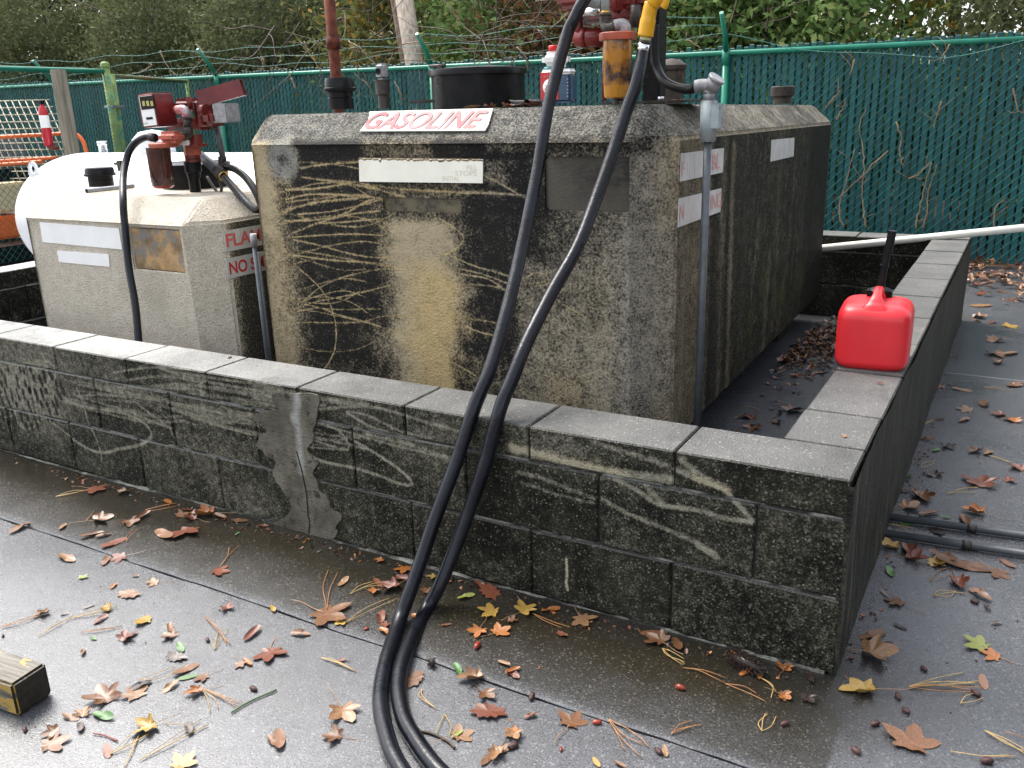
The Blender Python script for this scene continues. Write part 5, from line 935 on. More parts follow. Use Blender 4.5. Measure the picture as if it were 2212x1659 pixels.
def leafcloud(n, rx, ry, rz, lsize, clumps, seed, mat, name='foliage', elong=1.7, hollow=.35, tight=1.):
    g2 = np.random.default_rng(seed); cc = g2.normal(size=(clumps, 3)); cc /= np.linalg.norm(cc, axis=1)[:, None]; cc *= (g2.uniform(hollow, 1., clumps)**.6)[:, None]; cc *= np.array([rx, ry, rz])*.86
    idx = g2.integers(0, clumps, n); rs = g2.uniform(.14, .34, clumps)*min(rx, rz)*1.25*tight; P = cc[idx]+g2.normal(size=(n, 3))*rs[idx][:, None]*np.array([1, 1, .75])*.62
    d = g2.normal(size=(n, 3)); d /= np.linalg.norm(d, axis=1)[:, None]; e = g2.normal(size=(n, 3)); e -= d*(e*d).sum(1)[:, None]; e /= np.linalg.norm(e, axis=1)[:, None]; s = lsize*g2.uniform(.6, 1.3, n)[:, None]
    V = np.stack([P-d*s*.5*elong, P+e*s*.42, P+d*s*.5*elong, P-e*s*.42], 1).reshape(-1, 3)
    me = bpy.data.meshes.new(name); me.vertices.add(n*4); me.vertices.foreach_set('co', V.ravel()); me.loops.add(n*4); me.loops.foreach_set('vertex_index', np.arange(n*4)); me.polygons.add(n); me.polygons.foreach_set('loop_start', np.arange(0, n*4, 4)); me.polygons.foreach_set('loop_total', np.full(n, 4)); me.materials.append(mat); me.update(); me.validate(); return me
M_l1 = leafmat('olive_evergreen_leaves', [(.05, .065, .03), (.085, .105, .048), (.13, .145, .07), (.075, .09, .04), (.19, .20, .10)]); M_l2 = leafmat('bright_vine_leaves', [(.07, .12, .035), (.12, .20, .06), (.19, .27, .10), (.11, .18, .06), (.32, .33, .12)])
M_l3 = leafmat('autumn_mixed_leaves', [(.07, .09, .03), (.12, .14, .05), (.17, .17, .05), (.11, .13, .05), (.42, .20, .04)]); M_l4 = leafmat('brown_dead_leaves', [(.06, .035, .02), (.13, .07, .035), (.20, .10, .04), (.10, .06, .03), (.24, .14, .06)])
M_bark = wood('dark_bark', (.025, .02, .015), (.09, .075, .055)); M_twig = simple('pale_dry_twig', (.24, .18, .11), .7, var=.35, scale=9); M_twig2 = simple('dark_twig', (.07, .05, .035), .7, var=.35, scale=9)
CM = [leafcloud(19000, 1.35, 1.0, 1.9, .042, 130, 1, M_l1, tight=.72), leafcloud(19000, 1.35, 1.0, 1.9, .040, 150, 2, M_l1, tight=.68), leafcloud(13000, 1.2, .8, 1.7, .05, 80, 3, M_l2), leafcloud(9000, 1.2, .8, 1.7, .055, 60, 4, M_l3), leafcloud(7000, 1.1, .7, 1.3, .05, 60, 5, M_l4), leafcloud(9000, 1.2, .9, 1.7, .05, 70, 6, M_l2)]
def trunkmesh(seed, h, nb, mat, r0=.06, spread=.9):
    g2 = random.Random(seed); m = MB(); P = [np.array([0, 0, 0.])]
    for i in range(1, 7): P.append(np.array([g2.uniform(-.12, .12)*i/3, g2.uniform(-.12, .12)*i/3, h*i/6]))
    m.tube(catmull(P, 3), list(np.linspace(r0, r0*.25, 19)), 8)
    for k in range(nb):
        i = g2.randint(1, 5); s = P[i]; an = g2.uniform(0, 6.28); L = g2.uniform(.4, 1.)*spread; d = np.array([math.cos(an), math.sin(an), g2.uniform(.2, 1.2)]); Q = [s, s+d*L*.5+np.array([0, 0, g2.uniform(-.05, .1)]), s+d*L+np.array([g2.uniform(-.2, .2), g2.uniform(-.2, .2), .1])]; m.tube(catmull(Q, 4), list(np.linspace(r0*.4, r0*.08, 9)), 5, cap=False)
    return m.mesh('trunk', mat)
TM = [trunkmesh(1, 3.6, 12, M_bark), trunkmesh(2, 3.4, 14, M_bark, .04), trunkmesh(3, 3.2, 26, M_twig2, .03, 1.1)]
LB = {0: 'dense olive evergreen bush', 1: 'dark fine-leaved evergreen bush', 2: 'bright green vine-covered bush', 3: 'sparse bush with orange and olive leaves', 4: 'brown leafless thicket with dead leaves', 5: 'fresh green bush with yellow-green leaves'}
SH = [(-15.2, 7.9, 0, 'standing at the far left beyond the fence'), (-13.9, 7.6, 1, 'over the cream wire panel beyond the fence'), (-12.4, 8.3, 0, 'behind the wooden post beyond the fence'), (-11.2, 7.5, 1, 'above the green gate post'), (-10.0, 8.1, 0, 'behind the small red pump'), (-8.9, 7.4, 1, 'just left of the rusty vent pipe'), (-7.9, 8.3, 0, 'right behind the rusty vent pipe'), (-6.9, 7.5, 3, 'at the left of the leaning pole'), (-6.3, 9.6, 1, 'behind the leaning pole'), (-5.4, 7.7, 2, 'just right of the leaning pole'), (-4.6, 7.4, 4, 'above the black manway drum'), (-3.9, 8.0, 4, 'behind the oil bottle'), (-3.2, 7.5, 2, 'behind the large red pump'), (-2.4, 7.9, 5, 'right of the yellow nozzle'), (-1.7, 7.4, 2, 'above the cast conduit elbow'), (-1.2, 8.5, 5, 'below the sky gap'), (-.2, 8.2, 3, 'right of the sky gap'), (.5, 7.6, 0, 'at the right edge of the view'), (1.4, 8.2, 1, 'beyond the right edge of the fence')]
for i, (x, y, k, where) in enumerate(SH):
    root = empty('evergreen_bush' if k < 2 else 'leafy_bush', (x, y, -.05)); tag(root, LB[k]+' '+where, 'bush')
    low = (x in (-1.2, -.2)); zc_ = 1.75 if not low else .95
    c = bpy.data.objects.new('foliage', CM[k]); COL.objects.link(c); c.parent = root; c.location = (0, 0, zc_); c.rotation_euler = (0, 0, random.uniform(0, 6.28)); sc = random.uniform(.95, 1.15); c.scale = (sc, sc, sc if not low else .44)
    c = bpy.data.objects.new('trunk', TM[0 if k < 2 else (2 if k == 4 else 1)]); COL.objects.link(c); c.parent = root; c.rotation_euler = (0, 0, random.uniform(0, 6.28)); c.scale = (1, 1, 1 if not low else .7)
# the taller trees behind
TC = [leafcloud(20000, 2.6, 2.0, 2.8, .085, 110, 11, M_l1), leafcloud(16000, 2.4, 1.8, 2.6, .085, 80, 12, M_l3), leafcloud(1700, 2.2, 1.2, 2.0, .07, 60, 13, M_l1)]
TT = trunkmesh(9, 5.5, 18, M_bark, .13, 1.8)
for i, (x, y, k, z, s, lb_) in enumerate([(-19, 10.5, 0, 2.9, 1.1, 'tall olive tree at the far left skyline'), (-15.5, 11.5, 1, 2.9, 1, 'tall autumn tinted tree behind the left bushes'), (-12.2, 11, 0, 2.9, 1.05, 'tall dark tree behind the small pump'), (-8.8, 12, 0, 2.9, 1, 'tall dark tree behind the rusty vent pipe'), (-5.8, 12.5, 0, 2.9, 1., 'tall tree behind the manway drum and thicket'), (-3.4, 12, 1, 2.8, 1, 'tall autumn tree behind the large pump'), (1.9, 11, 0, 2.8, 1.1, 'tall tree at the far right skyline'), (-.9, 13.5, 2, 2.2, .8, 'thin crowned tree with sky showing through it')]):
    root = empty('broadleaf_tree', (x, y, -.05)); tag(root, lb_, 'tree'); c = bpy.data.objects.new('crown', TC[k]); COL.objects.link(c); c.parent = root; c.location = (0, 0, z); c.scale = (s, s, s); c.rotation_euler = (0, 0, random.uniform(0, 6.28)); c = bpy.data.objects.new('trunk', TT); COL.objects.link(c); c.parent = root
# low understorey seen through the slats
us = leafcloud(26000, 8.6, .5, .85, .06, 420, 21, M_l2, hollow=.1); o = link('understorey', us); o.location = (-5.5, 7.0, .7); tag(o, 'low green undergrowth behind the slats of the fence', 'undergrowth', kind='stuff')
us = leafcloud(16000, 13, .9, 1.5, .11, 300, 22, M_l1, hollow=.1); o = link('far_woods', us); o.location = (-7, 16, .75); tag(o, 'dark wood behind the bushes reading as one mass', 'woods', kind='stuff')
# maple sapling with turning leaves in the sky gap
root = empty('maple_sapling', (-1.05, 7.25, -.05)); tag(root, 'maple sapling with large orange and olive leaves before the sky gap', 'sapling')
m = MB(); tips = []
base = np.array([-1.05, 7.25, -.05]); top = np.array([-.9, 7.3, 2.3]); m.tube(catmull([base, (base+top)/2+np.array([.08, 0, 0]), top], 5), list(np.linspace(.03, .01, 11)), 7)
for k in range(9):
    s0 = base+(top-base)*random.uniform(.6, 1.); e = s0+np.array([random.uniform(-.75, .75), random.uniform(-.3, .3), random.uniform(-.1, .7)]); mid_ = (s0+e)/2+np.array([0, 0, .06]); C = catmull([s0, mid_, e], 6); m.tube(C, list(np.linspace(.009, .003, len(C))), 5); tips += C[3:]
m.build('trunk', M_bark, root)
m = MB()
for i in range(150):
    c = tips[random.randrange(len(tips))]+rng.normal(size=3)*.07; an0 = random.uniform(0, 6.28); nr_ = rng.normal(size=3)+np.array([0, -.8, .5]); nr_ /= np.linalg.norm(nr_); a1 = np.cross(nr_, (0, 0, 1.)); a1 /= np.linalg.norm(a1); b1_ = np.cross(nr_, a1); s = random.uniform(.05, .085); V = [c]
    for k in range(15):
        an = 2*math.pi*k/15; rr_ = s*(1. if k % 3 == 0 else (.62 if k % 3 == 1 else .5)); V.append(c+rr_*(a1*math.cos(an+an0)+b1_*math.sin(an+an0))+nr_*random.uniform(-.008, .008))
    m.add(V, [(0, 1+k, 1+(k+1) % 15) for k in range(15)])
me = m.mesh('foliage', leafmat('turning_maple_leaves', [(.10, .16, .04), (.16, .20, .05), (.34, .26, .05), (.50, .22, .03), (.14, .20, .05)])); link('foliage', me, root)
us = leafcloud(14000, 2.5, 9, 4.2, .30, 260, 31, M_l1, name='woods', hollow=.1); o = link('added_shade_woods', us); o.location = (11.5, 2, 3.4); tag(o, 'unseen dark wood added along the right of the yard to block skylight', 'woods', kind='stuff')  # unseen tree mass, added to darken reflections on right-facing surfaces
# leaning pole
root = empty('utility_pole', (-6.9, 8.2, 0)); tag(root, 'pale wooden pole leaning left, split along its edge, beyond the fence', 'pole'); a = DP(893, 135, 9.35); b_ = DP(868, -20, 9.35); d = (b_-a)/np.linalg.norm(b_-a); m = MB(); m.tube([a-d*2.6, b_+d*1.5], [.108, .104], 20); m.build('pole_shaft', M_pole, root)
m = MB(); a2 = a-_r2*.10-_fw*.03; b2_ = b_-_r2*.10-_fw*.03; m.tube([a2-d*1.2, b2_+d*1.5], .036, 10); m.build('split_timber', wood('dark_split_wood', (.09, .04, .025), (.30, .22, .16)), root)
# dry vines on the fence
VN = [('a4', [(780, 1798), (750, 1678), (780, 1508), (800, 1450), (875, 1180)], 5.955), ('a4', [(960, 1808), (940, 1658), (930, 1508), (945, 1250), (915, 1000), (965, 850)], 5.955), ('a4', [(1135, 1185), (950, 1370), (740, 1580)], 5.95), ('a4', [(1355, 1808), (1370, 1708), (1420, 1500), (1480, 1285)], 5.955), ('a4', [(1415, 1808), (1440, 1658), (1470, 1450), (1525, 1300)], 5.95), ('a4', [(1290, 1420), (1400, 1360), (1480, 1280)], 5.955), ('a4', [(1200, 960), (1240, 1080), (1225, 1200), (1260, 1330)], 5.955), ('a4', [(640, 850), (700, 780), (750, 720)], 5.955), ('a4', [(730, 950), (770, 860), (805, 780)], 5.955), ('a4', [(1560, 800), (1530, 900), (1500, 1020)], 5.955), ('a4', [(1620, 350), (1580, 430), (1540, 500)], 5.95), ('a4', [(870, 480), (830, 590)], 5.95), ('a4', [(1970, 1800), (1990, 1640), (2080, 1560)], 5.955), ('a4', [(2130, 700), (2160, 860), (2212, 900)], 5.955), ('a2', [(750, 330), (830, 370), (900, 450), (970, 510)], 5.93), ('a2', [(1180, 350), (1320, 330), (1355, 380), (1350, 480)], 5.93), ('a2', [(300, 620), (330, 700), (260, 560), (210, 545)], 5.94), ('a3', [(70, 370), (140, 450), (155, 560)], 5.93), ('a3', [(1420, 310), (1530, 390)], 5.93), ('a1', [(1270, 400), (1300, 480), (1340, 540), (1400, 600)], 5.93), ('a1', [(1550, 350), (1620, 440), (1560, 520), (1480, 590)], 5.93), ('a1', [(1100, 580), (1200, 520), (1180, 500)], 5.93), ('a1', [(2070, 440), (2090, 500), (2060, 560)], 5.93), ('a2', [(400, 330), (440, 420), (560, 620)], 5.95), ('a2', [(60, 460), (80, 560)], 5.93), ('a2', [(860, 630), (920, 700), (960, 800)], 5.955), ('a2', [(1110, 640), (1160, 740), (1170, 840)], 5.955)]
for i, (g_, P, y) in enumerate(VN):
    Q = [U(*R(g_, x, yy), 1, y-.01*(k % 2)) for k, (x, yy) in enumerate(P)]; m = MB(); C = catmull(Q, 6); C = [c_+rng.normal(size=3)*np.array([.004, .002, .004]) for c_ in C]; m.tube(C, list(np.linspace(.0075, .003, len(C))), 6)
    for j in range(3): s = C[random.randrange(len(C))]; e = s+np.array([random.uniform(-.12, .12), -.01, random.uniform(-.02, .14)]); m.tube([s, (s+e)/2+rng.normal(size=3)*.012, e], [.003, .0025, .0012], 4)
    zone = 'right end of the slatted fence' if g_ in ('a4', 'b4') else ('fence top behind the tanks' if g_ in ('a2', 'a3') else 'fence top at the left'); uv = R(g_, *P[len(P)//2]); LV = [(1690, 210, 'the round brown vent cap'), (1800, 300, 'the right end of the large tank'), (1850, 400, 'the tank edge'), (1960, 480, 'the black spout'), (1920, 330, 'the middle of the right fence'), (2000, 440, 'the white pole'), (800, 110, 'the leaning pole foot'), (925, 120, 'the third fence post'), (700, 180, 'the rusty vent pipe'), (620, 160, 'the left corner of the large tank'), (470, 130, 'the second fence post'), (380, 150, 'the small pump meter'), (1130, 110, 'the oil bottle'), (1480, 90, 'the brown domed cap'), (560, 140, 'the nozzle guard'), (320, 140, 'the gate rail'), (840, 170, 'the small grey vent head')]
    L_ = min(LV, key=lambda q: (q[0]-uv[0])**2+(q[1]-uv[1])**2); dx, dy = uv[0]-L_[0], uv[1]-L_[1]; rel = ('right of ' if dx > 0 else 'left of ') if abs(dx) > abs(dy) else ('below ' if dy > 0 else 'above ')
    tag(m.build('dry_vine', M_twig), ('long' if np.linalg.norm(C[-1]-C[0]) > .45 else 'short')+' pale dry vine on the fence '+rel+L_[2], 'vine', 'dry vines on the slatted fence')
# branches and leaves of the thicket, tangled twigs
for i in range(110):
    u = random.choice([random.uniform(560, 860), random.uniform(980, 1240), random.uniform(1080, 1230), random.uniform(1430, 1800)]); v = random.uniform(-10, 120); P = [DP(u, v, 8.2+random.uniform(-.5, .8))]; dr_ = rng.normal(size=3)*np.array([1, .4, .8]); dr_ /= np.linalg.norm(dr_)
    for k in range(4): P.append(P[-1]+dr_*random.uniform(.12, .3)+rng.normal(size=3)*.045)
    if i == 0: m = MB()
    m.tube(catmull(P, 4), list(np.linspace(random.uniform(.003, .008), .0015, 17)), 4, cap=False)
o = m.build('twig_tangle', M_twig2); tag(o, 'tangle of thin bare brown twigs among the bushes', 'twigs', kind='stuff')

# ================================================================== FALLEN LEAVES
LC = {'br': (.21, .088, .032), 'rb': (.22, .058, .024), 'or': (.48, .16, .025), 'tn': (.36, .19, .085), 'ye': (.52, .32, .06), 'gr': (.10, .24, .055), 'yg': (.30, .33, .06), 'dk': (.035, .016, .012), 'pk': (.30, .145, .075), 'gy': (.20, .16, .14)}
LN = {'br': 'brown', 'rb': 'reddish brown', 'or': 'orange', 'tn': 'tan', 'ye': 'yellow', 'gr': 'green', 'yg': 'yellow-green', 'dk': 'dark brown', 'pk': 'pinkish brown', 'gy': 'greyish brown'}
def lmat(k):
    t = NT('leaf_'+LN[k].replace(' ', '_')); p = t.obj(); oi = t.N('ShaderNodeObjectInfo'); n = t.noise(t.scale(p, (1, 1, 1)), 45, 4, .6); c0 = tuple(x*.72+.012 for x in LC[k]); c1 = tuple(x*.45 for x in c0); c2 = tuple(min(1, x*1.35) for x in c0)
    c = t.mix(t.ramp(n, .3, .7), c1, c2); c = t.mix(t.math('MULTIPLY', oi.outputs['Random'], .4), c, c1); sp = t.N('ShaderNodeSeparateXYZ'); t.t.links.new(p, sp.inputs[0]); vein = t.ramp(t.math('ABSOLUTE', sp.outputs[1]), .0, .0018, .6, 0); c = t.mix(vein, c, c2)
    return t.out(c, .33, t.bump(n, .35, .002), spec=.55)
LM = {k: lmat(k) for k in LC}
def leafshape(kind, an, rnd):
    if kind == 'm':   # five-lobed star leaf
        q_ = random.Random(rnd); lob = [(q_.uniform(-6, 6), 1.)]+[(sg_*(b0+q_.uniform(-7, 7)), L0*q_.uniform(.82, 1.1)) for sg_ in (1, -1) for b0, L0 in ((58, .92), (120, .62))]; a = math.degrees((an+math.pi) % (2*math.pi)-math.pi); best = .22
        for c, L in lob:
            d = abs((a-c+180) % 360-180); w = 34 if abs(c) < 100 else 30; 
            if d < w: best = max(best, L*((1-d/w)**.85)*.66+.40*L)
            else: best = max(best, .33)
        return best/1.06*(1+.035*math.sin(an*23+rnd))
    if kind == 'o':   # jagged oak-like
        a = an; return .52*(1/math.sqrt(math.cos(a)**2/1.+math.sin(a)**2/.36))**1*(1+.16*math.sin(a*9+rnd))*1.55
    if kind == 'f':   # fan
        a = math.degrees((an+math.pi) % (2*math.pi)-math.pi); return .95 if abs(a) < 62 else (.62 if abs(a) < 80 else .12)
    return .98/math.sqrt(math.cos(an)**2+(math.sin(an)/.36)**2)   # ellipse
def leafmesh(kind, curl, seed):
    g2 = random.Random(seed); V = [(0, 0, 0)]; Fc = []; n = 40; rings = (.33, .66, 1.)
    ph = g2.uniform(0, 6.28); amp = curl
    for rr_ in rings:
        for k in range(n):
            an = 2*math.pi*k/n; r_ = leafshape(kind, an, seed)*rr_; x, y = r_*math.cos(an), r_*math.sin(an)
            z = amp*(.55*abs(y)*rr_+.30*rr_*rr_*math.sin(2*an+ph)*.7+.28*max(0, x)**2)+.03*math.sin(an*5+ph)*rr_
            if curl > .8: ang = y*2.2; z = .45*(1-math.cos(ang))+.2*rr_*rr_; y = .45*math.sin(ang)
            V.append((x, y, z))
    for k in range(n):
        Fc.append((0, 1+k, 1+(k+1) % n)); 
        for j in (0, 1): Fc.append((1+j*n+k, 1+(j+1)*n+k, 1+(j+1)*n+(k+1) % n, 1+j*n+(k+1) % n))
    V = np.array(V)*.5; V[:, 2] -= V[:, 2].min(); m = MB(); m.add(V, Fc, 0, True); me = m.mesh('leaf_blade', LM['br']); return me
LMESH = {(k, c): leafmesh(k, cv_, i*17+c) for i, k in enumerate('meof') for c, cv_ in enumerate((.16, .5, .8, 1.3, .3, .6, .75, 1.1))}
LMAT = {}
def leafdata(k, c, col):
    key = (k, c, col)
    if key not in LMAT:
        me = LMESH[(k, c)].copy(); me.materials.clear(); me.materials.append(LM[col]); LMAT[key] = me
    return LMAT[key]
m = MB(); m.tube(catmull([(-.02, 0, .03), (-.3, .02, .035), (-.6, .08, .02), (-.85, .05, .012)], 3), .011, 4); STM = m.mesh('stem', LM['tn'])
KN = {'m': 'star-lobed leaf', 'e': 'narrow oval leaf', 'o': 'jagged-edged leaf', 'f': 'fan-shaped leaf'}
def put_leaf(p, size, kind, col, where, curl=None, rz=None, stem=None):
    curl = random.choice((0, 1, 1, 2, 2, 3, 4, 5, 5, 6, 7)) if curl is None else curl; col = random.choice(('br', 'rb', 'tn')) if (col == 'or' and random.random() < .35) else col
    o = bpy.data.objects.new('fallen_leaf', leafdata(kind, curl, col)); COL.objects.link(o); o.location = (p[0], p[1], p[2]+.0022+random.uniform(0, .002)); s = float(size); o.scale = (s, s, s*random.uniform(.6, 1.0)*(.45 if curl in (0, 1, 4) else .8)); o.rotation_euler = (random.uniform(-.12, .12), random.uniform(-.12, .12), random.uniform(0, 6.28) if rz is None else rz)
    siz = 'tiny ' if s < .035 else ('small ' if s < .055 else ('' if s < .085 else 'large ')); txt = siz+LN[col]+' '+KN[kind]+' '+where
    if txt in USED: txt = siz+('flat ' if curl in (0, 1, 4) else 'curled ')+LN[col]+' '+KN[kind]+' '+where
    USED[txt] = 1; tag(o, txt, 'leaf', 'fallen leaves on the wet concrete')
    if stem or (stem is None and kind in 'mf' and random.random() < .6): s_ = bpy.data.objects.new('stem', STM); COL.objects.link(s_); s_.parent = o
    return o
